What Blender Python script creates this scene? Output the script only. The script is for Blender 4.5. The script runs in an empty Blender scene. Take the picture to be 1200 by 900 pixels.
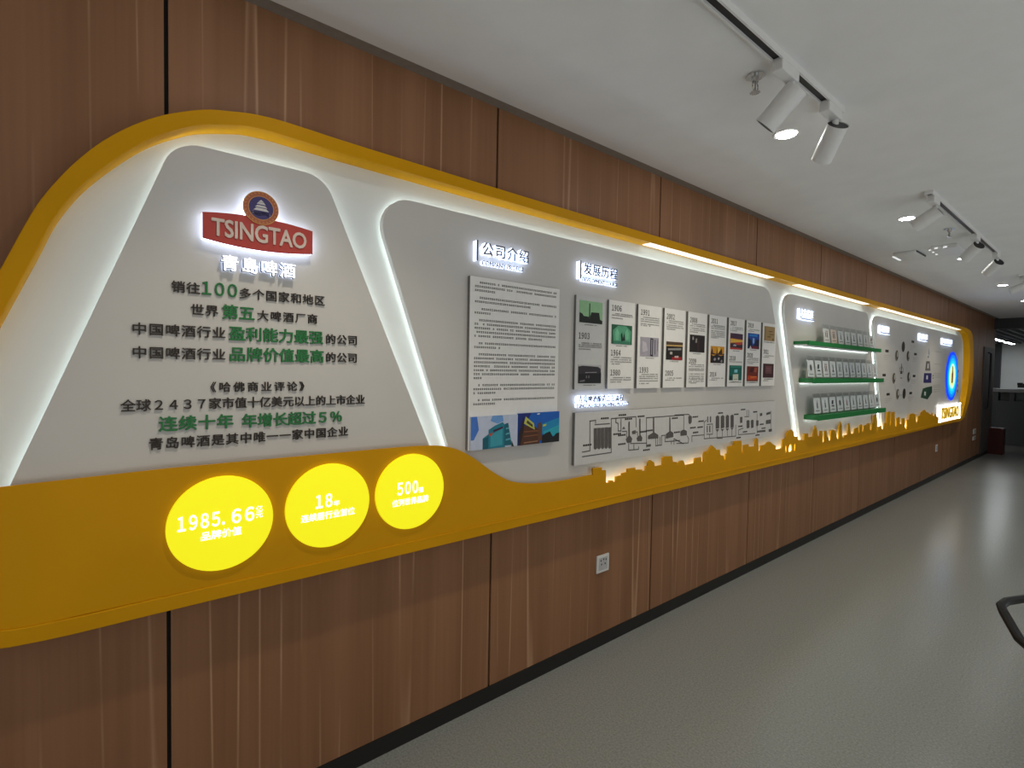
import bpy, bmesh, math, random
from mathutils import Vector, Matrix

S = bpy.context.scene
COL = S.collection
R = random.Random(7)

# ------------------------------------------------------------------ camera, world, lights, exposure
cam_d = bpy.data.cameras.new('camera')
cam_d.sensor_width = 36.0
cam_d.lens = 593.06 / 1200 * 36
cam_d.clip_start = 0.05
cam = bpy.data.objects.new('camera', cam_d)
COL.objects.link(cam)
cam.matrix_world = Matrix(((0.629205, -0.036245, 0.776394, 1.7945),
                           (0.777041, 0.006763, -0.629413, 0.0),
                           (0.017562, 0.999320, 0.032420, 1.5127),
                           (0, 0, 0, 1)))
S.camera = cam

WORLD_STRENGTH = 0.55
DOWN_STRENGTH = 60.0
DOWN_W = 26.0
FILL_W = 110.0
LED_STRENGTH = 7.0
FASCIA_LED = 16.0
HEAD_STRENGTH = 2.0
w = bpy.data.worlds.new('open_plan_daylight')
S.world = w
w.use_nodes = True
bg = w.node_tree.nodes['Background']
bg.inputs[0].default_value = (1.0, 0.95, 0.87, 1)
bg.inputs[1].default_value = WORLD_STRENGTH

# added fill light, unseen, shining up to brighten the ceiling, well right of the picture
fill_light = bpy.data.lights.new('ceiling_fill', 'AREA')
fill_light.shape = 'RECTANGLE'
fill_light.size, fill_light.size_y = 2.6, 15.0
fill_light.energy = FILL_W
fill_light.color = (0.90, 0.96, 1.0)
sb = bpy.data.objects.new('ceiling_fill', fill_light)
COL.objects.link(sb)
sb.location = (4.2, 4.0, 0.06)
sb.rotation_euler = (math.pi, 0, 0)

S.view_settings.view_transform = 'Standard'
S.view_settings.look = 'None'
S.view_settings.exposure = 0.0
S.view_settings.gamma = 1.0
S.view_settings.use_curve_mapping = False
S.cycles.use_denoising = True
S.cycles.max_bounces = 8
S.cycles.diffuse_bounces = 4
S.cycles.sample_clamp_indirect = 6.0

# ------------------------------------------------------------------ materials
MATS = {}


def srgb(r, g, b):
    f = lambda c: (c / 255 / 12.92) if c <= 10 else ((c / 255 + 0.055) / 1.055) ** 2.4
    return (f(r), f(g), f(b))


def mat(name, col, rough=0.6, metal=0.0, emit=0.0, ecol=None, noise=0.06, nscale=40.0, spec=0.4, bump=0.0, trans=0.0):
    if name in MATS:
        return MATS[name]
    m = bpy.data.materials.new(name)
    m.use_nodes = True
    nt = m.node_tree
    p = nt.nodes['Principled BSDF']
    p.inputs['Roughness'].default_value = rough
    p.inputs['Metallic'].default_value = metal
    p.inputs['Specular IOR Level'].default_value = spec
    p.inputs['Transmission Weight'].default_value = trans
    p.inputs['Base Color'].default_value = (*col, 1)
    if emit:
        p.inputs['Emission Color'].default_value = (*(ecol or col), 1)
        p.inputs['Emission Strength'].default_value = emit
    elif noise:
        tc = nt.nodes.new('ShaderNodeTexCoord')
        n = nt.nodes.new('ShaderNodeTexNoise')
        n.inputs['Scale'].default_value = nscale
        n.inputs['Detail'].default_value = 3
        nt.links.new(tc.outputs['Object'], n.inputs['Vector'])
        r = nt.nodes.new('ShaderNodeValToRGB')
        r.color_ramp.elements[0].position = 0.3
        r.color_ramp.elements[1].position = 0.7
        r.color_ramp.elements[0].color = (*[c * (1 - noise) for c in col], 1)
        r.color_ramp.elements[1].color = (*[min(1, c * (1 + noise)) for c in col], 1)
        nt.links.new(n.outputs['Fac'], r.inputs['Fac'])
        nt.links.new(r.outputs['Color'], p.inputs['Base Color'])
        if bump:
            b = nt.nodes.new('ShaderNodeBump')
            b.inputs['Strength'].default_value = bump
            b.inputs['Distance'].default_value = 0.002
            nt.links.new(n.outputs['Fac'], b.inputs['Height'])
            nt.links.new(b.outputs['Normal'], p.inputs['Normal'])
    MATS[name] = m
    return m


def wood_mat():
    m = bpy.data.materials.new('wood_laminate')
    m.use_nodes = True
    nt = m.node_tree
    N, Lk = nt.nodes.new, nt.links.new
    p = nt.nodes['Principled BSDF']
    p.inputs['Roughness'].default_value = 0.42
    p.inputs['Specular IOR Level'].default_value = 0.22
    tc = N('ShaderNodeTexCoord')

    def noise(scale, detail=4, dist=0.0):
        mp = N('ShaderNodeMapping')
        mp.inputs['Scale'].default_value = scale
        Lk(tc.outputs['Object'], mp.inputs['Vector'])
        n = N('ShaderNodeTexNoise')
        n.inputs['Scale'].default_value = 1.0
        n.inputs['Detail'].default_value = detail
        n.inputs['Distortion'].default_value = dist
        Lk(mp.outputs['Vector'], n.inputs['Vector'])
        return n.outputs['Fac']

    def ramp(fac, stops):
        r = N('ShaderNodeValToRGB')
        e = r.color_ramp.elements
        e[0].position, e[0].color = stops[0][0], (*stops[0][1], 1)
        e[1].position, e[1].color = stops[-1][0], (*stops[-1][1], 1)
        for pos, c in stops[1:-1]:
            k = e.new(pos)
            k.color = (*c, 1)
        Lk(fac, r.inputs['Fac'])
        return r.outputs['Color']

    def mix(mode, fac, a, b):
        x = N('ShaderNodeMix')
        x.data_type = 'RGBA'
        x.blend_type = mode
        if isinstance(fac, float):
            x.inputs[0].default_value = fac
        else:
            Lk(fac, x.inputs[0])
        Lk(a, x.inputs[6])
        Lk(b, x.inputs[7])
        return x.outputs[2]

    base = ramp(noise((1, 7.0, 0.35), 3, 0.4), [(0.3, (0.255, 0.122, 0.060)), (0.5, (0.29, 0.142, 0.072)), (0.7, (0.335, 0.167, 0.088))])
    fine = ramp(noise((1, 75.0, 1.1), 5, 0.3), [(0.3, (0.94, 0.94, 0.94)), (0.7, (1.04, 1.04, 1.04))])
    c = mix('MULTIPLY', 1.0, base, fine)
    # pale figure lines, one every 10-20 cm
    st = ramp(noise((1, 7.5, 0.10), 0, 0.0), [(0.484, (0, 0, 0)), (0.5, (1, 1, 1)), (0.516, (0, 0, 0))])
    br = ramp(noise((1, 4.0, 1.2), 2, 0.0), [(0.4, (0, 0, 0)), (0.62, (0.9, 0.9, 0.9))])
    msk = mix('MULTIPLY', 1.0, st, br)
    pale = N('ShaderNodeRGB')
    pale.outputs[0].default_value = (0.52, 0.31, 0.185, 1)
    c = mix('MIX', msk, c, pale.outputs[0])
    Lk(c, p.inputs['Base Color'])
    return m


def floor_mat():
    m = bpy.data.materials.new('vinyl_floor')
    m.use_nodes = True
    nt = m.node_tree
    N, Lk = nt.nodes.new, nt.links.new
    p = nt.nodes['Principled BSDF']
    tc = N('ShaderNodeTexCoord')
    a = N('ShaderNodeTexNoise')
    a.inputs['Scale'].default_value = 120
    a.inputs['Detail'].default_value = 4
    Lk(tc.outputs['Object'], a.inputs['Vector'])
    r = N('ShaderNodeValToRGB')
    r.color_ramp.elements[0].position, r.color_ramp.elements[0].color = 0.33, (0.245, 0.26, 0.25, 1)
    r.color_ramp.elements[1].position, r.color_ramp.elements[1].color = 0.67, (0.345, 0.365, 0.355, 1)
    Lk(a.outputs['Fac'], r.inputs['Fac'])
    Lk(r.outputs['Color'], p.inputs['Base Color'])
    b = N('ShaderNodeTexNoise')
    b.inputs['Scale'].default_value = 1.3
    Lk(tc.outputs['Object'], b.inputs['Vector'])
    rr = N('ShaderNodeMapRange')
    rr.inputs['To Min'].default_value = 0.18
    rr.inputs['To Max'].default_value = 0.29
    Lk(b.outputs['Fac'], rr.inputs['Value'])
    Lk(rr.outputs['Result'], p.inputs['Roughness'])
    p.inputs['Specular IOR Level'].default_value = 0.45
    return m


def acrylic_mat():
    m = bpy.data.materials.new('clear_acrylic')
    m.use_nodes = True
    nt = m.node_tree
    nt.nodes.remove(nt.nodes['Principled BSDF'])
    N, Lk = nt.nodes.new, nt.links.new
    t = N('ShaderNodeBsdfTransparent')
    t.inputs[0].default_value = (0.982, 0.99, 0.99, 1)
    g = N('ShaderNodeBsdfGlossy')
    g.inputs['Roughness'].default_value = 0.1
    x = N('ShaderNodeMixShader')
    x.inputs[0].default_value = 0.06
    Lk(t.outputs[0], x.inputs[1])
    Lk(g.outputs[0], x.inputs[2])
    Lk(x.outputs[0], nt.nodes['Material Output'].inputs[0])
    return m


def emis(name, col, strength):
    """a luminous surface: opal acrylic, LED diffuser or added glow"""
    return mat(name, tuple(min(0.9, c) for c in col), 0.5, emit=strength, ecol=col)


WOOD, FLOOR, ACRYL = wood_mat(), floor_mat(), acrylic_mat()
GROOVE = mat('black_groove', (0.008, 0.007, 0.006), 0.8)
BLACK = mat('black_plastic', (0.012, 0.012, 0.013), 0.35)
SKIRT = mat('black_skirting', (0.014, 0.0135, 0.013), 0.45)
CEIL = mat('ceiling_paint', (0.84, 0.84, 0.83), 0.9, nscale=6, noise=0.02)
TAUPE = mat('taupe_edge', (0.30, 0.27, 0.23), 0.7)
YEL = mat('yellow_paint', (0.66, 0.315, 0.002), 0.5, nscale=3, noise=0.04, spec=0.12)
WHITEB = mat('white_board', (0.80, 0.82, 0.80), 0.7, nscale=4, noise=0.02)
PANEL = mat('white_panel', (0.62, 0.60, 0.57), 0.6, nscale=4, noise=0.02)
CARD = mat('board_white', (0.87, 0.86, 0.83), 0.55, noise=0.02)
CARDG = mat('board_grey', (0.50, 0.50, 0.50), 0.55, noise=0.02)
INK = mat('dark_ink', (0.035, 0.026, 0.02), 0.6)
INK2 = mat('grey_ink', (0.11, 0.10, 0.095), 0.6)
GREEN = mat('green_letter', (0.018, 0.19, 0.05), 0.45)
GSHELF = mat('green_shelf', (0.012, 0.20, 0.045), 0.45)
RED = mat('red_banner', (0.47, 0.055, 0.045), 0.45)
ROSE = mat('badge_ring', (0.42, 0.12, 0.06), 0.45)
GOLD = mat('badge_gold', (0.62, 0.30, 0.08), 0.45)
NAVY = mat('badge_navy', (0.05, 0.04, 0.16), 0.45)
CREAM = mat('cream_letter', (0.68, 0.56, 0.49), 0.5)
SILV = mat('silver_letter', (0.60, 0.58, 0.58), 0.4)
WHITEP = mat('white_plastic', (0.76, 0.76, 0.75), 0.35, noise=0.02)
METAL = mat('chrome', (0.6, 0.6, 0.6), 0.25, metal=1.0)
HEADF = mat('grey_letter_face', (0.16, 0.155, 0.17), 0.45)
LED = emis('led_white', (0.84, 0.98, 1.0), LED_STRENGTH)
HALO = emis('lit_acrylic', (0.68, 0.77, 1.0), HEAD_STRENGTH)
HALO2 = emis('lit_banner_edge', (0.68, 0.77, 1.0), HEAD_STRENGTH * 2.0)
REVEAL_GLOW = emis('reveal_glow', (1.0, 0.97, 0.80), 0.86)
LED2 = emis('led_fascia', (0.88, 1.0, 0.86), FASCIA_LED)
FACEW = emis('lit_white_letter', (1.0, 1.0, 1.0), 1.15)
DISCY = emis('lit_yellow_disc', (0.80, 0.75, 0.006), 0.76)
DOWN = emis('downlight_lens', (1.0, 0.98, 0.95), DOWN_STRENGTH)
DARKG = mat('dark_grey_panel', (0.05, 0.052, 0.055), 0.5)
STONE = mat('dark_counter', (0.035, 0.04, 0.046), 0.4)

# ------------------------------------------------------------------ builders
LOC = {}


def tag(o, label=None, cat=None, group=None, kind=None):
    for k, v in (('label', label), ('category', cat), ('group', group), ('kind', kind)):
        if v:
            o[k] = v
    return o


def thing(name, loc, label, cat, group=None):
    o = bpy.data.objects.new(name, None)
    o.empty_display_size = 0.1
    COL.objects.link(o)
    o.location = loc
    LOC[o] = Vector(loc)
    return tag(o, label, cat, group)


def smooth_mesh(me, ang=0.6):
    bm = bmesh.new()
    bm.from_mesh(me)
    for f in bm.faces:
        f.smooth = True
    for e in bm.edges:
        if len(e.link_faces) != 2 or e.calc_face_angle(0) > ang:
            e.smooth = False
    bm.to_mesh(me)
    bm.free()


def link(name, me, parent=None, label=None):
    o = bpy.data.objects.new(name, me)
    COL.objects.link(o)
    if parent is not None:
        me.transform(Matrix.Translation(-LOC[parent]))
        o.parent = parent
        LOC[o] = LOC[parent]
    else:
        LOC[o] = Vector((0, 0, 0))
    if label:
        o['label'] = label
    return o


class MB:
    """collects shapes in world metres and links them as one mesh object"""

    def __init__(s):
        s.bm = bmesh.new()
        s.mats = []

    def mi(s, m):
        if m not in s.mats:
            s.mats.append(m)
        return s.mats.index(m)

    def face(s, pts, m):
        try:
            f = s.bm.faces.new([s.bm.verts.new(p) for p in pts])
            f.material_index = s.mi(m)
        except ValueError:
            pass

    def box(s, a, b, m, bev=0.0):
        i = s.mi(m)
        x0, y0, z0 = [min(p, q) for p, q in zip(a, b)]
        x1, y1, z1 = [max(p, q) for p, q in zip(a, b)]
        mt = Matrix.Translation(((x0 + x1) / 2, (y0 + y1) / 2, (z0 + z1) / 2)) @ Matrix.Diagonal((x1 - x0, y1 - y0, z1 - z0, 1))
        v = bmesh.ops.create_cube(s.bm, size=1, matrix=mt)['verts']
        fs = {f for q in v for f in q.link_faces}
        if bev:
            es = {e for q in v for e in q.link_edges}
            r = bmesh.ops.bevel(s.bm, geom=list(es), offset=bev, segments=2, affect='EDGES', profile=0.5)
            fs = {f for q in r['verts'] for f in q.link_faces} | {f for f in fs if f.is_valid}
        for f in fs:
            f.material_index = i
        return s

    def cyl(s, p, q, r0, r1, m, n=24, cap=True):
        i = s.mi(m)
        p, q = Vector(p), Vector(q)
        d = q - p
        mt = Matrix.Translation((p + q) / 2) @ d.to_track_quat('Z', 'Y').to_matrix().to_4x4()
        v = bmesh.ops.create_cone(s.bm, cap_ends=cap, segments=n, radius1=r0, radius2=r1, depth=d.length, matrix=mt)['verts']
        for f in {f for k in v for f in k.link_faces}:
            f.material_index = i
        return s

    def tube(s, pts, r, m, n=8, closed=False):
        pts = [Vector(p) for p in pts]
        i = s.mi(m)
        rings = []
        up = Vector((0, 0, 1))
        N = len(pts)
        for k, p in enumerate(pts):
            a = pts[(k - 1) % N] if (closed or k) else p
            b = pts[(k + 1) % N] if (closed or k < N - 1) else p
            t = (b - a).normalized()
            u = t.cross(up if abs(t.z) < 0.95 else Vector((1, 0, 0))).normalized()
            v = u.cross(t)
            rings.append([s.bm.verts.new(p + r * (math.cos(2 * math.pi * j / n) * u + math.sin(2 * math.pi * j / n) * v)) for j in range(n)])
        for k in range(N if closed else N - 1):
            A, B = rings[k], rings[(k + 1) % N]
            for j in range(n):
                f = s.bm.faces.new((A[j], A[(j + 1) % n], B[(j + 1) % n], B[j]))
                f.material_index = i
        if not closed:
            for rg in (rings[0], rings[-1]):
                f = s.bm.faces.new(rg)
                f.material_index = i
        return s

    def build(s, name, parent=None, label=None, smooth=0.6):
        bmesh.ops.recalc_face_normals(s.bm, faces=s.bm.faces)
        me = bpy.data.meshes.new(name)
        s.bm.to_mesh(me)
        s.bm.free()
        for m in s.mats:
            me.materials.append(m)
        if smooth:
            smooth_mesh(me, smooth)
        return link(name, me, parent, label)


# wall plane: curve X -> world y, curve Y -> world z, curve Z -> world x
WALLM = Matrix(((0, 0, 1, 0), (1, 0, 0, 0), (0, 1, 0, 0), (0, 0, 0, 1)))


def curve_mesh(loops, x0, x1, bev=0.0):
    cu = bpy.data.curves.new('c', 'CURVE')
    cu.dimensions = '2D'
    cu.fill_mode = 'BOTH'
    cu.extrude = (x1 - x0) / 2 - bev
    cu.bevel_depth = bev
    cu.bevel_resolution = 1
    cu.offset = -bev
    for lp in loops:
        sp = cu.splines.new('POLY')
        sp.points.add(len(lp) - 1)
        for k, (a, b) in enumerate(lp):
            sp.points[k].co = (a, b, 0, 1)
        sp.use_cyclic_u = True
    o = bpy.data.objects.new('c', cu)
    COL.objects.link(o)
    me = bpy.data.meshes.new_from_object(o.evaluated_get(bpy.context.evaluated_depsgraph_get()))
    bpy.data.objects.remove(o)
    bpy.data.curves.remove(cu)
    me.transform(Matrix.Translation(((x0 + x1) / 2, 0, 0)) @ WALLM)
    return me


def plate(name, loops, x0, x1, m, parent=None, bev=0.0, label=None):
    me = curve_mesh(loops, x0, x1, bev)
    me.materials.clear()
    me.materials.append(m)
    smooth_mesh(me, 0.5)
    me.name = name
    return link(name, me, parent, label)


def text_eval(body, sp, bold, ext, shear=0.0):
    cu = bpy.data.curves.new('t', 'FONT')
    cu.body = body
    cu.size = 1
    cu.space_character = sp
    cu.offset = bold
    cu.extrude = ext
    cu.resolution_u = 3
    cu.shear = shear
    o = bpy.data.objects.new('t', cu)
    COL.objects.link(o)
    me = bpy.data.meshes.new_from_object(o.evaluated_get(bpy.context.evaluated_depsgraph_get()))
    bpy.data.objects.remove(o)
    bpy.data.curves.remove(cu)
    xs = [v.co.x for v in me.vertices]
    ys = [v.co.y for v in me.vertices]
    return me, min(xs), max(xs), min(ys), max(ys)


def lettering(name, body, y0, y1, zc, h, x0, x1, m, parent, bold=0.0, label=None, warp=None):
    wide = any(c in '0123456789' for c in body)
    body = ''.join(chr(ord(c) + 0xFEE0) if c in '0123456789%.' else c for c in body)
    thick, bold = bold, 0.0
    a, l, r, b, t = text_eval(body, 1.0, bold, 0.5)
    sp = 1.0
    if len(body) > 1:
        a2, l2, r2, _, _ = text_eval(body, 2.0, bold, 0.5)
        w1, w2 = r - l, r2 - l2
        want = (y1 - y0) / (h / (t - b))
        sp = max(0.56 if wide and len(body) < 7 else 0.97, 1 + (want - w1) / (w2 - w1))
        bpy.data.meshes.remove(a2)
        bpy.data.meshes.remove(a)
        a, l, r, b, t = text_eval(body, sp, bold, 0.5)
    if thick:
        # heavier strokes: the outline repeated a hair to each side
        bm = bmesh.new()
        for k in range(6):
            bm.from_mesh(a)
            bm.verts.ensure_lookup_table()
            n = len(a.vertices)
            ang = math.pi * (k + 0.5) / 3
            for v in bm.verts[k * n:(k + 1) * n]:
                v.co.x += thick * math.cos(ang)
                v.co.y += thick * math.sin(ang)
                v.co.z *= 1 - 0.035 * k
        bm.to_mesh(a)
        bm.free()
        l, r, b, t = l - thick, r + thick, b - thick, t + thick
    sx, sy = (y1 - y0) / (r - l), h / (t - b)
    for v in a.vertices:
        u, q, k = v.co
        yy, zz = y0 + (u - l) * sx, zc + (q - (t + b) / 2) * sy
        if warp:
            yy, zz = warp(yy, zz)
        v.co = ((x0 + x1) / 2 + (x1 - x0) * k, yy, zz)
    a.materials.clear()
    a.materials.append(m)
    a.name = name
    return link(name, a, parent, label)


def cat(pts, n=4, closed=True):
    """Catmull-Rom through (y, z) points"""
    out, N = [], len(pts)
    for i in range(N if closed else N - 1):
        p0 = pts[(i - 1) % N] if closed or i else pts[i]
        p1, p2 = pts[i], pts[(i + 1) % N]
        p3 = pts[(i + 2) % N] if closed or i < N - 2 else p2
        for k in range(n):
            t = k / n
            out.append(tuple(0.5 * (2 * b + (c - a) * t + (2 * a - 5 * b + 4 * c - d) * t * t + (3 * b - a - 3 * c + d) * t ** 3)
                             for a, b, c, d in zip(p0, p1, p2, p3)))
    return out


def rpoly(pts, n=8):
    """polygon of (y, z, corner radius)"""
    out, N = [], len(pts)
    for i in range(N):
        p = Vector(pts[i][:2])
        a, b = Vector(pts[i - 1][:2]) - p, Vector(pts[(i + 1) % N][:2]) - p
        r = pts[i][2]
        if r <= 0:
            out.append(tuple(p))
            continue
        a.normalize(), b.normalize()
        half = math.acos(max(-1, min(1, a.dot(b)))) / 2
        tl = r / math.tan(half)
        c = p + (a + b).normalized() * (r / math.sin(half))
        s, e = p + a * tl - c, p + b * tl - c
        ang = math.atan2(s.x * e.y - s.y * e.x, s.dot(e))
        for k in range(n + 1):
            t = ang * k / n
            out.append((c.x + s.x * math.cos(t) - s.y * math.sin(t), c.y + s.x * math.sin(t) + s.y * math.cos(t)))
    return out


def rect(y0, y1, z0, z1):
    return [(y0, z0), (y1, z0), (y1, z1), (y0, z1)]


def ellipse(yc, zc, a, b, n=48):
    return [(yc + a * math.cos(2 * math.pi * k / n), zc + b * math.sin(2 * math.pi * k / n)) for k in range(n)]


def inset(loop, d):
    """move a closed loop inwards by d"""
    N = len(loop)
    area = sum(loop[i - 1][0] * loop[i][1] - loop[i][0] * loop[i - 1][1] for i in range(N))
    sg = 1 if area > 0 else -1
    out = []
    for i in range(N):
        a, b, c = Vector(loop[i - 1]), Vector(loop[i]), Vector(loop[(i + 1) % N])
        t = (c - a)
        if t.length < 1e-9:
            continue
        t.normalize()
        out.append((b.x - t.y * d * sg, b.y + t.x * d * sg))
    return out


def ribbon(name, path, x0, x1, m, parent, closed=False):
    """LED tape standing on edge along a (y, z) path, 2 mm thick"""
    mb = MB()
    N = len(path)
    for i in range(N if closed else N - 1):
        a, b = path[i], path[(i + 1) % N]
        mb.face([(x0, *a), (x0, *b), (x1, *b), (x1, *a)], m)
    me_o = mb
    bmesh.ops.remove_doubles(me_o.bm, verts=me_o.bm.verts, dist=1e-5)
    return me_o.build(name, parent, smooth=0)


def micro(name, parent, y0, y1, rows, ch, x, m, seed=0):
    """rows of text too small to read: (z, from, to) as fractions of the width"""
    rr = random.Random(seed)
    mb = MB()
    for z, fa, fb in rows:
        y = y0 + (y1 - y0) * fa
        ye = y0 + (y1 - y0) * fb
        while y < ye - ch * 0.5:
            if rr.random() < 0.93:
                wd = ch * rr.uniform(0.7, 0.86)
                for k in range(2):
                    zz = z + ch * (0.12 + 0.42 * k + rr.uniform(-.05, .05))
                    mb.face([(x, y, zz), (x, y + wd, zz), (x, y + wd, zz + ch * 0.2), (x, y, zz + ch * 0.2)], m)
                yv = y + wd * rr.uniform(0.25, 0.6)
                mb.face([(x, yv, z), (x, yv + ch * 0.18, z), (x, yv + ch * 0.18, z + ch * 0.9), (x, yv, z + ch * 0.9)], m)
            y += ch
    o = mb.build(name, parent, smooth=0)
    return o


def photo(name, parent, y0, y1, z0, z1, x, layers, label=None, thick=0.0015):
    """a printed picture: colour shapes in 0..1 coordinates on a thin sheet"""
    mb = MB()
    for k, (c, pts) in enumerate(layers):
        m = mat('print_%02x%02x%02x' % tuple(int(v) for v in c), srgb(*c), 0.5, noise=0.05)
        if pts is None:
            mb.box((x - thick, y0, z0), (x, y1, z1), m)
        else:
            xx = x + 0.0002 * k
            mb.face([(xx, y0 + u * (y1 - y0), z0 + v * (z1 - z0)) for u, v in pts], m)
    return mb.build(name, parent, label, smooth=0)


def ink(name, parent, x, m, polys=(), lines=(), width=0.004, label=None):
    mb = MB()
    for p in polys:
        mb.face([(x, *q) for q in p], m)
    for L in lines:
        for a, b in zip(L[:-1], L[1:]):
            d = Vector((b[0] - a[0], b[1] - a[1]))
            if d.length < 1e-6:
                continue
            d.normalize()
            n = Vector((-d.y, d.x)) * width / 2
            e = d * width / 2
            mb.face([(x, a[0] - e.x + n.x, a[1] - e.y + n.y), (x, a[0] - e.x - n.x, a[1] - e.y - n.y),
                     (x, b[0] + e.x - n.x, b[1] + e.y - n.y), (x, b[0] + e.x + n.x, b[1] + e.y + n.y)], m)
    return mb.build(name, parent, label, smooth=0)


def struct(o, label=None):
    o['kind'] = 'structure'
    if label:
        o['label'] = label
    return o

# ------------------------------------------------------------------ the room
CH = 2.635
mb = MB()
seams = [0.15 + 1.2 * i for i in range(-3, 12)]
edges = [-3.6] + [s for s in seams if -3.6 < s < 13.8] + [13.8]
mb.box((-0.10, -3.6, 0.0), (-0.012, 13.8, CH + 0.03), GROOVE)
for a, b in zip(edges[:-1], edges[1:]):
    mb.box((-0.012, a + 0.0055, 0.07), (0.0, b - 0.0055, CH + 0.03), WOOD)
struct(mb.build('wall_left', smooth=0), 'wall of vertical wood-grain panels with black joints')
struct(MB().box((-0.005, -3.6, 0.0), (0.004, 13.8, 0.071), SKIRT).build('baseboard_left', smooth=0), 'low black skirting under the wood panels')
struct(MB().box((-4, -3.6, -0.1), (5.2, 20.7, 0.0), FLOOR).build('floor', smooth=0), 'grey-green speckled vinyl floor')
struct(MB().box((0.066, -3.6, CH), (5.2, 13.6, CH + 0.12), CEIL).build('ceiling', smooth=0), 'white painted ceiling')
struct(MB().box((0.0, -3.6, CH + 0.008), (0.066, 13.6, CH + 0.03), TAUPE).build('trim_1', smooth=0), 'taupe strip between wood panels and ceiling')
struct(MB().box((-4, 13.6, 2.43), (5.2, 13.72, CH + 0.12), DARKG).build('trim_2', smooth=0), 'dark soffit where the white ceiling ends')
mb = MB().box((-0.72, 20.5, 0), (5.2, 20.6, 3.0), WHITEB)
struct(mb.build('wall_end', smooth=0), 'pale wall behind the far counter')
struct(MB().box((-4, 20.35, 0), (-0.72, 20.6, 3.0), DARKG).build('wall_far', smooth=0), 'dark wall section at the far end')
struct(MB().box((5.0, 7.0, 0), (5.1, 20.6, 2.75), DARKG).build('dimming_wall_right', smooth=0), 'dark unseen wall added opposite the far part of the display to keep it dim')  # unseen wall, added to shut ambient light out of the far end
struct(MB().box((-0.1, -3.72, 0), (5.2, -3.6, 2.75), mat('back_wall_paint', (0.45, 0.43, 0.40), 0.8)).build('dimming_wall_back', smooth=0), 'plain unseen wall added behind the camera to dim the left side')  # unseen wall, added to cut ambient light on the left and near floor
struct(MB().box((-4.1, 13.8, 0), (-4.0, 20.6, 3.0), DARKG).build('wall_recess', smooth=0), 'dark wall of the recess behind the wood wall')
# dark slatted ceiling over the far counter
mb = MB().box((-4, 13.72, 2.62), (5.2, 20.6, 2.74), GROOVE)
for k in range(34):
    x = -2.6 + k * 0.16
    mb.box((x, 13.73, 2.45), (x + 0.035, 20.5, 2.53), mat('slat_grey', (0.22, 0.22, 0.23), 0.5))
struct(mb.build('ceiling_slats', smooth=0), 'black slatted ceiling over the far counter')

# tall dark recessed door beside the display
mb = MB().box((0.0, 12.62, 0.07), (0.018, 13.62, 2.05), mat('door_leaf', (0.10, 0.085, 0.078), 0.5))
dr = struct(mb.build('door_1', smooth=0), 'dark flush door at the far end of the wood wall')
MB().tube([(0.018, 12.95, 0.9), (0.06, 12.95, 0.92), (0.06, 12.95, 1.93), (0.018, 12.95, 1.95)], 0.016, BLACK).build('door_handle', dr, 'tall black pull bar')

# ------------------------------------------------------------------ yellow display frame
XF = 0.09
OUT = cat([(-0.125, 0.805), (-0.25, 0.83), (-0.36, 0.905), (-0.41, 1.02), (-0.40, 1.17), (-0.36, 1.28), (-0.27, 1.51), (-0.186, 1.725), (-0.147, 1.827), (-0.119, 1.894),
           (-0.085, 1.956), (-0.046, 2.016), (0.005, 2.08), (0.069, 2.141), (0.14, 2.191), (0.229, 2.234), (0.298, 2.252),
           (0.36, 2.264), (0.43, 2.269), (0.52, 2.268), (0.78, 2.263), (2.0, 2.256), (6.0, 2.256), (10.2, 2.256), (10.6, 2.248), (10.85, 2.23),
           (11.0, 2.17), (11.09, 2.06), (11.14, 1.93), (11.2, 1.72), (11.21, 1.52), (11.14, 1.3), (10.98, 1.1), (10.82, 0.965),
           (10.68, 0.87), (10.55, 0.822), (10.4, 0.806), (10.0, 0.805), (6.0, 0.805), (2.0, 0.805), (0.3, 0.805)])
INN = cat([(-0.10, 0.848), (-0.22, 0.865), (-0.32, 0.93), (-0.36, 1.03), (-0.35, 1.17), (-0.31, 1.29), (-0.24, 1.47), (-0.187, 1.61), (-0.127, 1.764), (-0.095, 1.85),
           (-0.063, 1.914), (-0.023, 1.975), (0.04, 2.05), (0.106, 2.115), (0.176, 2.163), (0.229, 2.19), (0.321, 2.217), (0.367, 2.224), (0.43, 2.226), (0.52, 2.224),
           (0.78, 2.22), (2.0, 2.213), (6.0, 2.213), (10.0, 2.213), (10.3, 2.206), (10.55, 2.18), (10.7, 2.12), (10.79, 2.02), (10.85, 1.8), (10.86, 1.5), (10.81, 1.3),
           (10.71, 1.12), (10.58, 0.97), (10.48, 0.88), (10.38, 0.852), (10.2, 0.848), (6.0, 0.848), (2.0, 0.848), (0.3, 0.848)])
fr = thing('display_surround', (0, 5.4, 0.805), 'long yellow rounded frame enclosing the whole lit wall display', 'frame')
plate('frame_band', [OUT, INN], 0.0, XF, YEL, fr, bev=0.0025)
plate('back_board', [inset(INN, -0.004)], 0.0005, 0.012, WHITEB, fr, label='white recessed back board')

for ya, yb in ((2.35, 3.86), (4.30, 5.98), (6.40, 10.2)):  # glowing strips added to imitate overexposed yellow paint inside the frame top
    MB().box((0.030, ya, 2.2105), (0.084, yb, 2.2128), REVEAL_GLOW).build('glow_strip', fr, 'added cream glow standing for the brightly lit underside of the frame top', smooth=0)

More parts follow.
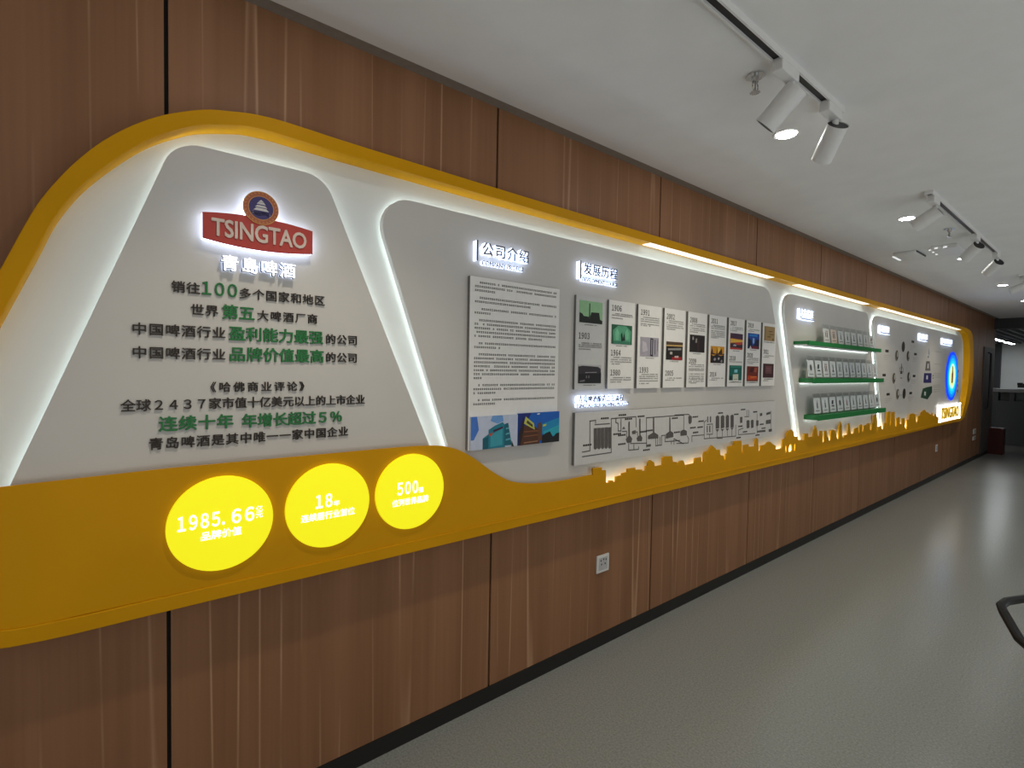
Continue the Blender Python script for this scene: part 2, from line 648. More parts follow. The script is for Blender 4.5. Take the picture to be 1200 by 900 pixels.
# yellow fascia with the city skyline cut along its top
SKY = [(1.886, 0.979), (1.924, 0.978), (1.923, 1.012), (1.989, 1.009), (1.99, 0.994), (2.021, 0.991), (2.024, 0.924), (2.05, 0.922), (2.05, 0.932), (2.084, 0.93), (2.084, 0.921), (2.102, 0.919), (2.103, 0.947), (2.153, 0.949), (2.154, 0.958), (2.199, 0.961), (2.2, 0.978), (2.268, 0.977), (2.269, 0.963), (2.33, 0.96), (2.331, 0.95), (2.358, 0.95), (2.359, 0.974), (2.38, 0.975), (2.381, 0.994), (2.405, 1.004), (2.437, 0.988), (2.445, 0.964), (2.46, 0.963), (2.52, 0.963), (2.521, 1.004), (2.538, 1.012), (2.613, 1.006), (2.624, 0.971), (2.663, 0.967), (2.671, 0.925), (2.677, 0.958), (2.701, 0.969), (2.731, 0.969), (2.752, 0.944), (2.758, 0.909), (2.763, 0.937), (2.859, 0.938), (2.86, 0.97), (2.932, 0.969), (2.94, 0.935), (2.961, 0.939), (2.963, 0.98), (2.973, 1.0), (2.995, 0.998), (3.003, 0.988), (3.024, 1.004), (3.034, 1.015), (3.06, 1.033), (3.103, 1.009), (3.12, 0.992), (3.138, 1.0), (3.157, 0.996), (3.166, 0.961), (3.212, 0.95), (3.221, 0.918), (3.236, 0.917), (3.237, 0.96), (3.264, 0.961), (3.265, 1.007), (3.344, 1.009), (3.347, 1.038), (3.444, 1.034), (3.456, 0.946), (3.477, 0.946), (3.478, 0.998), (3.548, 1.0), (3.555, 0.98), (3.65, 0.978), (3.651, 1.024), (3.667, 1.036), (3.691, 1.025), (3.703, 0.936), (3.731, 0.936), (3.734, 0.974), (3.81, 0.975), (3.839, 0.99), (3.884, 0.992), (3.925, 0.972), (3.98, 0.953), (3.982, 0.925), (4.062, 0.921), (4.093, 0.929), (4.095, 0.99), (4.161, 0.993), (4.167, 1.032), (4.199, 1.052), (4.25, 1.059), (4.293, 1.038), (4.306, 1.0), (4.37, 0.996), (4.379, 0.968), (4.386, 0.966), (4.496, 0.957), (4.497, 1.01), (4.58, 1.007), (4.589, 0.972), (4.69, 0.972), (4.699, 1.02), (4.731, 1.064), (4.768, 1.016), (4.786, 0.973), (4.832, 0.967), (4.833, 1.012), (4.876, 1.009), (4.897, 0.909), (4.930, 0.906), (4.931, 1.003), (4.975, 1.002), (4.997, 0.955), (5.019, 0.942), (5.046, 0.912), (5.079, 0.905), (5.08, 0.995), (5.143, 1.003), (5.198, 0.982), (5.236, 0.915), (5.277, 0.905), (5.278, 1.03), (5.306, 1.066), (5.343, 1.026), (5.366, 0.929), (5.402, 0.902), (5.412, 0.932), (5.502, 0.931), (5.503, 1.023), (5.535, 1.039), (5.578, 0.963), (5.598, 0.931), (5.686, 0.931), (5.688, 0.974), (5.789, 0.981), (5.801, 0.936), (5.831, 0.927), (5.837, 1.003), (5.897, 1.006), (5.909, 0.935), (5.944, 0.926), (5.947, 0.99), (6.051, 0.991), (6.061, 1.003), (6.128, 1.006), (6.144, 0.939), (6.196, 0.933), (6.197, 0.996), (6.247, 0.999), (6.248, 1.08), (6.342, 1.086), (6.376, 0.886), (6.388, 0.951), (6.508, 0.955), (6.521, 0.922), (6.591, 0.918), (6.593, 0.973), (6.682, 0.978), (6.69, 0.911), (6.692, 0.91), (6.693, 1.094), (6.78, 1.098), (6.81, 0.942), (6.85, 0.939), (6.851, 1.088), (6.97, 1.09), (7.003, 0.925), (7.054, 0.918), (7.055, 1.006), (7.162, 1.02), (7.189, 0.94), (7.266, 0.935), (7.267, 0.995), (7.376, 0.997), (7.405, 0.874), (7.475, 0.861), (7.476, 0.969), (7.578, 0.972), (7.581, 1.026), (7.707, 1.041), (7.841, 1.019), (7.867, 0.928), (7.956, 0.92), (7.957, 0.993), (8.093, 1.003), (8.117, 1.042), (8.269, 1.061), (8.337, 1.033), (8.47, 1.011), (8.642, 0.978), (8.656, 1.012), (8.698, 0.967), (8.818, 0.952), (8.825, 0.987), (8.876, 0.941), (9.012, 0.934)]
fascia = [p for p in inset(INN, 0.0006)[:len(INN) // 2] if p[0] < -0.02 and p[1] < 1.212][::-1] + [(9.02, 0.8486)] + SKY[::-1] + [(1.74, 0.976)]
wave = cat([(1.74, 0.976), (1.65, 0.978), (1.54, 0.985), (1.426, 1.004), (1.35, 1.033), (1.274, 1.078), (1.2, 1.13), (1.122, 1.174), (1.05, 1.197), (0.985, 1.205), (0.9, 1.209), (0.8, 1.21)], 4, closed=False)
fascia += wave[1:] + [(0.149, 1.211)]
slots = [[(4.150, 0.888), (4.17, 0.888), (4.17, 0.936), (4.150, 0.938)],
         [(4.214, 0.885), (4.268, 0.885), (4.268, 0.925), (4.255, 0.942), (4.228, 0.942), (4.214, 0.925)],
         [(4.312, 0.885), (4.334, 0.885), (4.334, 0.94), (4.312, 0.938)]]
sk = thing('skyline_fascia', (0.07, 4.4, 0.85), 'yellow lower fascia whose top edge is cut as a city skyline', 'panel')
plate('fascia', [fascia] + slots, 0.075, 0.085, YEL, sk)
ribbon('glow_strip', [(1.95, 0.893), (3.0, 0.893), (5.0, 0.893), (7.0, 0.893), (9.0, 0.893)], 0.057, 0.073, LED2, sk)

# ------------------------------------------------------------------ the four raised white panels
XP0, XP1 = 0.027, 0.055


def wall_panel(outline, label):
    yc = sum(p[0] for p in outline) / len(outline)
    t = thing('exhibit_board', (XP0, yc, 0.9), label, 'panel')
    plate('panel_face', [outline], XP0, XP1, PANEL, t, bev=0.0015)
    ribbon('glow_strip', [(y + (0.022 if y < yc else -0.006) * (1 if z < 2.10 else 0.4), z) for y, z in inset(outline, 0.010)], 0.0145, 0.0265, LED, t)
    return t


P1 = rpoly([(-0.215, 1.10, 0), (0.165, 2.142, 0.10), (0.585, 2.142, 0.10), (1.043, 1.10, 0)])
P2 = rpoly([(1.20, 0.87, 0.0), (0.748, 2.133, 0.11), (3.86, 2.135, 0.16), (4.40, 0.87, 0)])
P3 = rpoly([(4.535, 0.87, 0.0), (4.07, 2.132, 0.12), (6.04, 2.132, 0.12), (6.535, 0.87, 0)])
P4 = rpoly([(6.68, 0.87, 0.0), (6.19, 2.125, 0.12), (10.38, 2.125, 0.25), (10.63, 1.70, 0.5), (10.42, 0.87, 0)])
p1 = wall_panel(P1, 'white trapezoid panel with round top corners carrying the red banner sign and slogans')
p2 = wall_panel(P2, 'long white panel carrying the company text, dated boards and process diagram')
p3 = wall_panel(P3, 'white panel behind the three green shelves')
p4 = wall_panel(P4, 'rightmost white panel carrying the blue ring target and round product pictures')

# slogans on the first panel: letters stand off the panel
LX0, LX1 = XP1 - 0.001, XP1 + 0.006
for nm, body, a, b, zc, h, m, bd in [
    ('dark_lettering', '销往', 0.155, 0.225, 1.7275, 0.033, INK, 0.022),
    ('green_lettering', '100', 0.229, 0.322, 1.731, 0.040, GREEN, 0.035),
    ('dark_lettering', '多个国家和地区', 0.329, 0.586, 1.7265, 0.033, INK, 0.012),
    ('dark_lettering', '世界', 0.202, 0.272, 1.6655, 0.033, INK, 0.02),
    ('green_lettering', '第五', 0.281, 0.371, 1.666, 0.045, GREEN, 0.04),
    ('dark_lettering', '大啤酒厂商', 0.379, 0.562, 1.663, 0.032, INK, 0.012),
    ('dark_lettering', '中国啤酒行业', 0.066, 0.290, 1.602, 0.034, INK, 0.02),
    ('green_lettering', '盈利能力最强', 0.299, 0.582, 1.602, 0.045, GREEN, 0.04),
    ('dark_lettering', '的公司', 0.592, 0.699, 1.599, 0.034, INK, 0.012),
    ('dark_lettering', '中国啤酒行业', 0.066, 0.290, 1.537, 0.034, INK, 0.02),
    ('green_lettering', '品牌价值最高', 0.302, 0.584, 1.539, 0.045, GREEN, 0.04),
    ('dark_lettering', '的公司', 0.593, 0.699, 1.537, 0.034, INK, 0.012),
    ('dark_lettering', '《哈佛商业评论》', 0.251, 0.521, 1.439, 0.031, INK, 0.012),
    ('dark_lettering', '全球2437家市值十亿美元以上的上市企业', 0.038, 0.730, 1.390, 0.034, INK, 0.016),
    ('green_lettering', '连续十年', 0.123, 0.312, 1.335, 0.044, GREEN, 0.04),
    ('green_lettering', '年增长超过5%', 0.335, 0.648, 1.333, 0.044, GREEN, 0.04),
    ('dark_lettering', '青岛啤酒是其中唯一一家中国企业', 0.101, 0.670, 1.280, 0.034, INK, 0.018)]:
    lettering(nm, body, a, b, zc, h, LX0, LX1, m, p1, bold=bd * 0.5)

# ------------------------------------------------------------------ backlit red banner sign
bs = thing('banner_sign', (XP1, 0.385, 1.90), 'backlit red banner sign with round pagoda badge, reading TSINGTAO', 'sign')


def bulge(y):
    return 0.013 * (1 - ((y - 0.383) / 0.155) ** 2)


ys = [0.228 + 0.31 * k / 20 for k in range(21)]
ban = [(y, 1.872 - bulge(y)) for y in ys] + [(y, 1.946 + bulge(y)) for y in ys[::-1]]
bad = ellipse(0.383, 1.988, 0.0505, 0.0505)
plate('lit_body', [inset(ban, 0.001)], XP1, 0.079, HALO2, bs, label='glowing white edge of the banner')
plate('lit_body', [ellipse(0.383, 1.988, 0.0495, 0.0495)], XP1, 0.0785, HALO2, bs)
plate('banner_face', [ban], 0.079, 0.083, RED, bs, label='red banner face')
bg_ = plate('badge_face', [bad], 0.0785, 0.085, ROSE, bs, label='round badge with a navy centre')
plate('badge_rim', [ellipse(0.383, 1.988, 0.0505, 0.0505), ellipse(0.383, 1.988, 0.048, 0.048)], 0.085, 0.0856, GOLD, bg_)
plate('badge_rim', [ellipse(0.383, 1.988, 0.0365, 0.0365), ellipse(0.383, 1.988, 0.0345, 0.0345)], 0.085, 0.0856, GOLD, bg_)
plate('badge_centre', [ellipse(0.383, 1.988, 0.0345, 0.0345)], 0.085, 0.0856, NAVY, bg_)
tiers = []
for z, hw, hh in ((1.9795, 0.0185, 0.008), (1.9895, 0.0145, 0.0065), (1.999, 0.0105, 0.006)):
    tiers.append([(0.383 - hw * 1.2, z), (0.383 + hw * 1.2, z), (0.383 + hw * 0.75, z + hh), (0.383 - hw * 0.75, z + hh)])
tiers.append([(0.383 - 0.008, 2.006), (0.383 + 0.008, 2.006), (0.383, 2.013)])
ink('pagoda', bg_, 0.0859, SILV, tiers, [[(0.383 + 0.0006 * k * 2.4 - 0.029, 1.9735 + 0.003 * math.sin(k / 3.4) - r * 0.006) for k in range(4, 38)] for r in (0, 1)], 0.0024)
ink('badge_marks', bg_, 0.0860, GOLD, [], [[(0.383 + 0.0425 * math.cos(t), 1.988 + 0.0425 * math.sin(t)), (0.383 + 0.0455 * math.cos(t + 0.05), 1.988 + 0.0455 * math.sin(t + 0.05))] for t in [2 * math.pi * k / 26 for k in range(26)]], 0.002)
lettering('banner_lettering', 'TSINGTAO', 0.250, 0.518, 1.909, 0.050, 0.083, 0.0865, CREAM, bs, bold=0.022,
          warp=lambda y, z: (y, z + (z - 1.909) * (0.08 * (1 - ((y - 0.383) / 0.155) ** 2))))

wl = thing('letter_sign', (XP1, 0.383, 1.79), 'four glowing white Chinese letters right under the red banner', 'sign')
lettering('letter_side', '青島啤酒', 0.276, 0.487, 1.8105, 0.047, XP1 + 0.004, 0.077, mat('letter_side', (0.20, 0.21, 0.27), 0.4), wl, bold=0.016)
lettering('letter_face', '青島啤酒', 0.277, 0.486, 1.8105, 0.046, 0.077, 0.079, emis('lit_letter_face', (1, 1, 1), 1.4), wl, bold=0.013, label='lit white letter face')
lettering('letter_back', '青島啤酒', 0.277, 0.486, 1.8105, 0.046, XP1 + 0.002, XP1 + 0.004, HALO, wl, bold=0.013)

# ------------------------------------------------------------------ three lit number discs on the fascia
DY = 0.0845
for (yc, zc), lab, items in [
    ((0.276, 1.034), 'largest-looking glowing yellow disc, leftmost, reading 1985.66', [('1985.', 0.163, 0.282, 1.050, 0.044, 0.045), ('66', 0.300, 0.362, 1.050, 0.044, 0.045), ('亿', 0.367, 0.386, 1.062, 0.018, 0.01), ('元', 0.367, 0.386, 1.043, 0.018, 0.01), ('品牌价值', 0.221, 0.327, 1.004, 0.026, 0.03)]),
    ((0.594, 1.037), 'middle glowing yellow disc, reading 18', [('18', 0.548, 0.603, 1.055, 0.046, 0.045), ('年', 0.608, 0.628, 1.042, 0.019, 0.02), ('连续居行业首位', 0.501, 0.681, 1.006, 0.026, 0.03)]),
    ((0.900, 1.041), 'rightmost glowing yellow disc, reading 500', [('500', 0.842, 0.927, 1.057, 0.048, 0.045), ('强', 0.930, 0.950, 1.042, 0.019, 0.02), ('位列世界品牌', 0.822, 0.972, 1.006, 0.026, 0.03)])]:
    d = thing('number_disc', (DY, yc, zc), lab, 'light', None)
    plate('disc_face', [ellipse(yc, zc, 0.1405, 0.1405, 64)], DY, DY + 0.012, DISCY, d, bev=0.001)
    for body, a, b, z, h, bd in items:
        lettering('disc_lettering', body, a, b, z, h, DY + 0.0115, DY + 0.013, FACEW, d, bold=bd * 0.4, label='white lettering' if body[0] in '15' else None)

# ------------------------------------------------------------------ glowing headings
def heading(body, sub, y0, y1, zc, h, sy0, sy1, sz, sh, label, bar=None, x=XP1, glyphs=True):
    t = thing('heading_sign', (x, y0, sz), label, 'sign', None)
    xb, xf = x + 0.024, x + 0.027
    if bar:
        plate('accent_bar', [rect(bar[0], bar[0] + 0.007, bar[1], bar[2])], xb, xf, HEADF, t)
        plate('lit_body', [rect(bar[0], bar[0] + 0.006, bar[1] + 0.001, bar[2] - 0.001)], x, xb, HALO, t)
    if glyphs:
        lettering('lit_body', body, y0, y1, zc, h, x, xb, HALO, t, bold=0.012)
        lettering('letter_face', body, y0, y1, zc, h, xb, xf, HEADF, t, bold=0.014)
        lettering('lit_body', sub, sy0, sy1, sz, sh, x, x + 0.014, HALO, t, bold=0.0)
        lettering('caption_face', sub, sy0, sy1, sz, sh, x + 0.014, x + 0.016, HEADF, t, bold=0.018)
    return t


heading('公司介绍', 'COMPANY PROFILE', 1.221, 1.472, 2.002, 0.056, 1.226, 1.453, 1.9455, 0.018, 'glowing COMPANY PROFILE heading above the page of small text', (1.192, 1.947, 2.031))
heading('发展历程', 'DEVELOPMENT COURSE', 1.827, 2.081, 2.004, 0.058, 1.829, 2.096, 1.9515, 0.018, 'glowing DEVELOPMENT COURSE heading above the dated boards', (1.802, 1.949, 2.036))
heading('青岛啤酒酿造工艺流程', 'TSINGTAO BEER BREWING PROCESS', 1.810, 2.153, 1.3635, 0.031, 1.806, 2.212, 1.3295, 0.018, 'glowing heading between the dated boards and the process diagram')


def far_heading(yc, wd, label, seed, hh=0.058):
    """a heading whose writing cannot be made out: lit strokes with dark faces"""
    rr = random.Random(seed)
    t = thing('heading_sign', (XP1, yc, 1.95), label, 'sign')
    y0 = yc - wd / 2
    plate('accent_bar', [rect(y0, y0 + 0.008, 1.944, 2.03)], 0.079, 0.082, HEADF, t)
    plate('lit_body', [rect(y0, y0 + 0.007, 1.945, 2.029)], XP1, 0.079, HALO, t)
    body, face, sub = [], [], []
    n = max(2, round((wd - 0.03) / (hh * 1.12)))
    pit = (wd - 0.03) / n
    for k in range(n):
        a = y0 + 0.03 + k * pit
        b = a + pit * 0.86
        for q in range(3):
            z = 1.976 + hh * q * 0.42
            i0, i1 = rr.uniform(0, 0.25) * pit, rr.uniform(0, 0.2) * pit
            body.append(rect(a + i0, b - i1, z - 0.004, z + 0.004))
        m = a + pit * rr.uniform(0.3, 0.5)
        body.append(rect(m, m + 0.008, 1.98, 1.97 + hh * 0.95))
    y = y0 + 0.03
    while y < y0 + wd - 0.01:
        sub.append(rect(y, y + 0.011, 1.943, 1.957))
        y += 0.015
    mbb, mbf = MB(), MB()
    for rc in body + sub:
        (a, c), (_, _), (b, e), _ = rc
        mbb.box((XP1, a, c), (0.0765, b, e), HALO)
        mbf.box((0.0765, a + 0.0015, c + 0.0015), (0.0785, b - 0.0015, e - 0.0015), HEADF)
    mbb.build('lit_body', t, smooth=0)
    mbf.build('letter_face', t, smooth=0)
    return t


far_heading(4.50, 0.30, 'small glowing heading above the topmost green shelf', 1)
far_heading(6.54, 0.34, 'small glowing heading above the ring of round product pictures', 2)
far_heading(8.12, 0.40, 'small glowing heading above the stacked package pictures', 3)
far_heading(9.40, 0.62, 'small glowing heading above the blue ring target', 4)
# ------------------------------------------------------------------ company profile board
XB = 0.074
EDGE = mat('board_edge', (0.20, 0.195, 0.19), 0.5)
pb = thing('profile_board', (XP1, 1.42, 1.17), 'tall white board of small text with two building photos at its foot', 'board')
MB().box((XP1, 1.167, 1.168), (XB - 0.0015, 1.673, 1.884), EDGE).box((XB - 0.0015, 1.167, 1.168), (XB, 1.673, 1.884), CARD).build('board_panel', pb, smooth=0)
rows = []
z = 1.857
for n, last in ((3, 0.22), (2, 0.66), (2, 0.18), (5, 0.82), (2, 0.3), (7, 0.08), (3, 0.25), (2, 0.24)):
    for k in range(n):
        rows.append((z, 0.05 if k == 0 else 0.0, last if k == n - 1 else 1.0))
        z -= 0.0165
    z -= 0.013
micro('small_text', pb, 1.190, 1.655, rows, 0.0105, XB + 0.0008, INK2, 1)
photo('building_photo', pb, 1.174, 1.423, 1.168, 1.307, XB + 0.010, [
    ((196, 205, 226), None), ((70, 120, 205), [(0, .3), (0, 1), (.12, 1), (.16, .6), (.06, .3)]), ((110, 160, 220), [(.4, .85), (.44, 1), (.66, 1), (.68, .82), (.55, .75)]),
    ((30, 128, 150), [(.24, 0), (.24, .33), (.36, .45), (.36, .58), (.5, .7), (.66, .79), (.70, .72), (.72, .05), (.72, 0)]),
    ((14, 92, 112), [(.24, 0), (.24, .30), (.36, .38), (.36, .05), (.36, 0)]),
    ((58, 158, 175), [(.40, .05), (.40, .42), (.66, .60), (.66, .08)]),
    ((20, 100, 118), [(.70, .05), (.70, .72), (.78, .76), (.86, .12), (.86, .05)]), ((90, 170, 185), [(.73, .2), (.73, .25), (.85, .28), (.85, .23)]), ((90, 170, 185), [(.73, .38), (.73, .43), (.83, .46), (.83, .41)]), ((90, 170, 185), [(.73, .55), (.73, .6), (.80, .62), (.80, .57)]),
    ((70, 24, 60), [(.46, .50), (.46, .56), (.66, .66), (.66, .60)]), ((190, 80, 60), [(.37, .37), (.37, .45), (.44, .5), (.44, .42)]),
    ((40, 46, 40), [(.86, 0), (.86, .2), (.91, .02), (.91, 0)])], 'photo of a teal glass office building', thick=0.010)
photo('building_photo', pb, 1.428, 1.678, 1.168, 1.310, XB + 0.010, [
    ((16, 96, 190), None), ((24, 40, 120), [(0, .3), (0, 1), (.3, 1), (.15, .6)]), ((22, 140, 190), [(.55, .3), (.55, .62), (1, .8), (1, .3)]), ((40, 168, 190), [(.6, .2), (.6, .38), (1, .55), (1, .2)]),
    ((84, 48, 30), [(.03, 0), (.12, .62), (.4, .55), (.5, .42), (.5, .1), (.5, 0)]), ((40, 24, 22), [(0, 0), (0, .35), (.06, .6), (.12, .9), (.12, .5), (.05, 0)]),
    ((196, 196, 90), [(.12, .68), (.16, .9), (.36, .66), (.38, .46)]), ((70, 70, 40), [(.18, .70), (.2, .78), (.33, .62), (.33, .54)]),
    ((100, 64, 44), [(.46, .1), (.46, .64), (.51, .70), (.56, .6), (.56, .1)]), ((200, 205, 90), [(.58, .54), (.58, .6), (.66, .62), (.66, .56)]),
    ((20, 22, 26), [(.56, 0), (.56, .24), (.66, .32), (.76, .36), (.84, .16), (.92, .28), (1, .3), (1, 0)]),
    ((150, 110, 80), [(.12, .05), (.12, .09), (.46, .11), (.46, .07)]), ((130, 80, 50), [(.12, .25), (.12, .29), (.46, .31), (.46, .27)]), ((130, 80, 50), [(.12, .4), (.12, .44), (.46, .44), (.46, .4)]),
    ((210, 215, 225), [(.42, .94), (.44, .98), (.5, .98), (.48, .93)])], 'photo of a brown building under a deep blue sky', thick=0.010)

# ------------------------------------------------------------------ nine dated boards
YW, TOP, BOT = 0.212, 1.872, 1.411
GP = [(214, 216, 218), (60, 60, 66), (96, 92, 98), (34, 32, 36)]
BOARDS = [
    ('white board reading 1903, with a green chimney photo and a dark building photo', mat('board_greyish', (0.62, 0.62, 0.61), 0.55, noise=0.02),
     [('p', .05, .285, [((150, 196, 150), None), ((28, 34, 30), [(0, 0), (0, .45), (.12, .4), (.18, .3), (.45, .28), (.5, .5), (.85, .52), (.9, .2), (1, .15), (1, 0)]), ((46, 60, 52), [(.40, .2), (.405, .9), (.45, .9), (.455, .2)])]),
      ('y', '1903', .425), ('t', [.51, .53, .55, .575]),
      ('p', .735, .935, [((186, 184, 186), None), ((52, 48, 54), [(0, 0), (0, .9), (.2, .95), (.85, .9), (.98, .8), (.98, .6), (1, .6), (1, 0)]), ((150, 148, 150), [(.3, .56), (.3, .6), (.8, .62), (.8, .58)]), ((28, 26, 30), [(0, 0), (0, .5), (1, .55), (1, 0)]), ((120, 116, 120), [(.33, .28), (.33, .42), (.37, .42), (.37, .28)]), ((120, 116, 120), [(.43, .28), (.43, .42), (.47, .42), (.47, .28)]), ((120, 116, 120), [(.06, .08), (.06, .14), (.28, .2), (.28, .1)])])]),
    ('white board reading 1906, 1964 and 1980, with a green photo of figures', CARD,
     [('y', '1906', .085), ('t', [.155, .175, .205]),
      ('p', .27, .49, [((40, 96, 70), None), ((92, 168, 130), [(.1, 0), (.06, .7), (.3, .95), (.7, .95), (.95, .7), (.92, 0)]), ((16, 44, 34), [(.46, .15), (.44, .5), (.5, .62), (.55, .3), (.6, .62), (.66, .2)]), ((120, 196, 156), [(.2, .2), (.16, .6), (.26, .82), (.36, .6), (.34, .2)]), ((120, 196, 156), [(.68, .25), (.66, .65), (.74, .85), (.84, .6), (.82, .25)]), ((60, 128, 100), [(.1, 0), (.1, .16), (.9, .16), (.9, 0)])]),
      ('y', '1964', .59), ('t', [.65, .675, .70, .725]), ('y', '1980', .815), ('t', [.88, .905, .93])]),
    ('white board reading 1991 and 1993, with a pale lilac document photo', CARD,
     [('y', '1991', .09), ('t', [.155, .18, .205, .235, .255]),
      ('p', .385, .615, [((172, 166, 178), None), ((50, 48, 58), [(.53, .02), (.53, .97), (.69, .95), (.69, .0)]), ((160, 156, 168), [(.58, .1), (.58, .9), (.64, .9), (.64, .1)]), ((80, 78, 90), [(.77, .1), (.77, .9), (.81, .9), (.81, .1)]), ((110, 106, 118), [(.92, .3), (.92, .9), (.95, .9), (.95, .3)]), ((196, 192, 200), [(.1, .2), (.1, .8), (.3, .7), (.4, .3)])]),
      ('y', '1993', .78), ('t', [.84, .865, .89, .92, .95])]),
    ('white board reading 2002 and 2005, with a photo of a dark hall', CARD,
     [('y', '2002', .10), ('t', [.16, .185, .215, .24, .265]),
      ('p', .415, .645, [((38, 32, 28), None), ((196, 160, 96), [(0, .74), (0, .82), (1, .86), (1, .76)]), ((90, 70, 50), [(0, .84), (0, 1), (1, 1), (1, .9)]), ((150, 150, 146), [(.1, .52), (.1, .62), (.9, .68), (.9, .56)]), ((196, 190, 180), [(.22, .3), (.22, .44), (.36, .44), (.36, .3)]), ((160, 30, 36), [(.3, 0), (.36, .16), (.9, .18), (.96, 0)]), ((214, 190, 180), [(.5, .12), (.5, .22), (.74, .24), (.74, .12)])]),
      ('y', '2005', .815), ('t', [.885, .91])]),
    ('white board reading 2008 and 2009, with a nearly black photo', CARD,
     [('y', '2008', .105), ('t', [.165, .19, .22, .245, .27]),
      ('p', .30, .53, [((36, 28, 28), None), ((170, 166, 160), [(.16, .7), (.16, .88), (.24, .9), (.26, .72)]), ((150, 146, 140), [(.36, .55), (.38, .8), (.48, .8), (.46, .55)]), ((58, 40, 38), [(.5, .05), (.5, .7), (.62, .7), (.62, .05)])]),
      ('y', '2009', .65), ('t', [.705, .73, .76, .78, .83, .86, .885, .905, .93, .95])]),
    ('white board reading 2011 and 2014, with an orange photo of a crowd', CARD,
     [('y', '2011', .08), ('t', [.145, .165, .19, .225, .25, .275, .30, .32]),
      ('p', .43, .665, [((214, 150, 40), None), ((240, 196, 90), [(.5, .6), (.52, .95), (.66, .95), (.7, .6)]), ((70, 44, 24), [(0, .5), (0, .6), (.1, .95), (.16, .6), (.4, .55), (.45, .9), (.5, .55), (.8, .9), (.86, .55), (1, .6), (1, .5)]), ((34, 30, 36), [(0, 0), (0, .5), (.2, .42), (.45, .52), (.7, .44), (1, .5), (1, 0)]), ((170, 164, 168), [(.2, .2), (.3, .32), (.4, .24), (.3, .12)]), ((190, 186, 186), [(.5, .26), (.58, .36), (.66, .28), (.58, .18)]), ((150, 146, 150), [(.72, .1), (.8, .22), (.88, .12), (.8, .02)])]),
      ('y', '2014', .825), ('t', [.885, .91])]),
    ('white board reading 2017 and 2018, with a festive photo and a green photo', CARD,
     [('y', '2017', .075), ('t', [.14, .165, .19]),
      ('p', .22, .455, [((196, 70, 60), None), ((70, 44, 70), [(0, .68), (0, 1), (1, 1), (1, .66)]), ((236, 190, 70), [(0, .4), (0, .66), (1, .62), (1, .5)]), ((60, 46, 60), [(0, .12), (0, .36), (.3, .4), (.6, .28), (1, .34), (1, .1)]), ((190, 180, 190), [(.2, .22), (.3, .32), (.5, .3), (.44, .2)])]),
      ('y', '2018', .585), ('t', [.645]),
      ('p', .69, .91, [((16, 104, 92), None), ((10, 60, 54), [(0, 0), (0, .3), (.22, .3), (.22, 0)]), ((214, 214, 196), [(.28, 0), (.28, .4), (.72, .42), (.72, 0)]), ((140, 210, 220), [(.38, .52), (.38, .72), (.64, .74), (.64, .52)]), ((150, 150, 130), [(.34, .06), (.34, .1), (.66, .1), (.66, .06)]), ((60, 150, 130), [(.05, .86), (.05, .92), (.95, .94), (.95, .88)])]),
      ('t', [.945])]),
    ('white board reading 2019 and 2020, with a blue night photo and a red photo', CARD,
     [('y', '2019', .07), ('t', [.14, .165]),
      ('p', .19, .425, [((24, 70, 160), None), ((14, 26, 60), [(0, 0), (0, .7), (.3, .55), (.36, .2), (.5, .2), (.7, .6), (1, .66), (1, 0)]), ((150, 190, 230), [(.42, .35), (.4, .7), (.56, .7), (.54, .35)]), ((40, 130, 210), [(.1, .8), (.1, .92), (.8, .95), (.8, .8)]), ((120, 40, 60), [(.3, 0), (.36, .16), (.9, .18), (.9, 0)]), ((220, 210, 214), [(.1, 0), (.22, .2), (.34, 0)])]),
      ('y', '2020', .525), ('t', [.58, .605, .635, .66]),
      ('p', .695, .925, [((120, 44, 32), None), ((196, 70, 30), [(0, .1), (.1, .4), (.9, .3), (1, .1)]), ((226, 130, 50), [(.3, .24), (.3, .3), (.86, .34), (.86, .26)]), ((70, 26, 24), [(.2, .6), (.3, .9), (.6, .95), (.5, .6)]), ((166, 90, 70), [(.6, .62), (.66, .9), (.9, .9), (.8, .6)])]),
      ('t', [.95])]),
    ('white board reading 2021, farthest of the dated boards, with tan and maroon photos', CARD,
     [('p', .05, .28, [((170, 140, 92), None), ((92, 70, 40), [(.4, .62), (.4, .67), (.8, .7), (.8, .65)]), ((92, 70, 40), [(.45, .42), (.45, .47), (.9, .5), (.9, .45)]), ((92, 70, 40), [(.3, .24), (.3, .3), (.6, .32), (.6, .26)]), ((110, 86, 50), [(.75, .06), (.75, .2), (.9, .2), (.9, .06)]), ((130, 104, 60), [(.04, .04), (.04, .96), (.08, .96), (.08, .04)])]),
      ('t', [.31]), ('y', '2021', .455), ('t', [.525, .55]),
      ('p', .645, .87, [((70, 36, 42), None), ((112, 70, 74), [(.2, .3), (.2, .85), (.8, .85), (.8, .3)]), ((140, 104, 104), [(.3, .5), (.3, .54), (.7, .54), (.7, .5)]), ((140, 104, 104), [(.3, .64), (.3, .68), (.7, .68), (.7, .64)])]), ('t', [.90, .925])])]
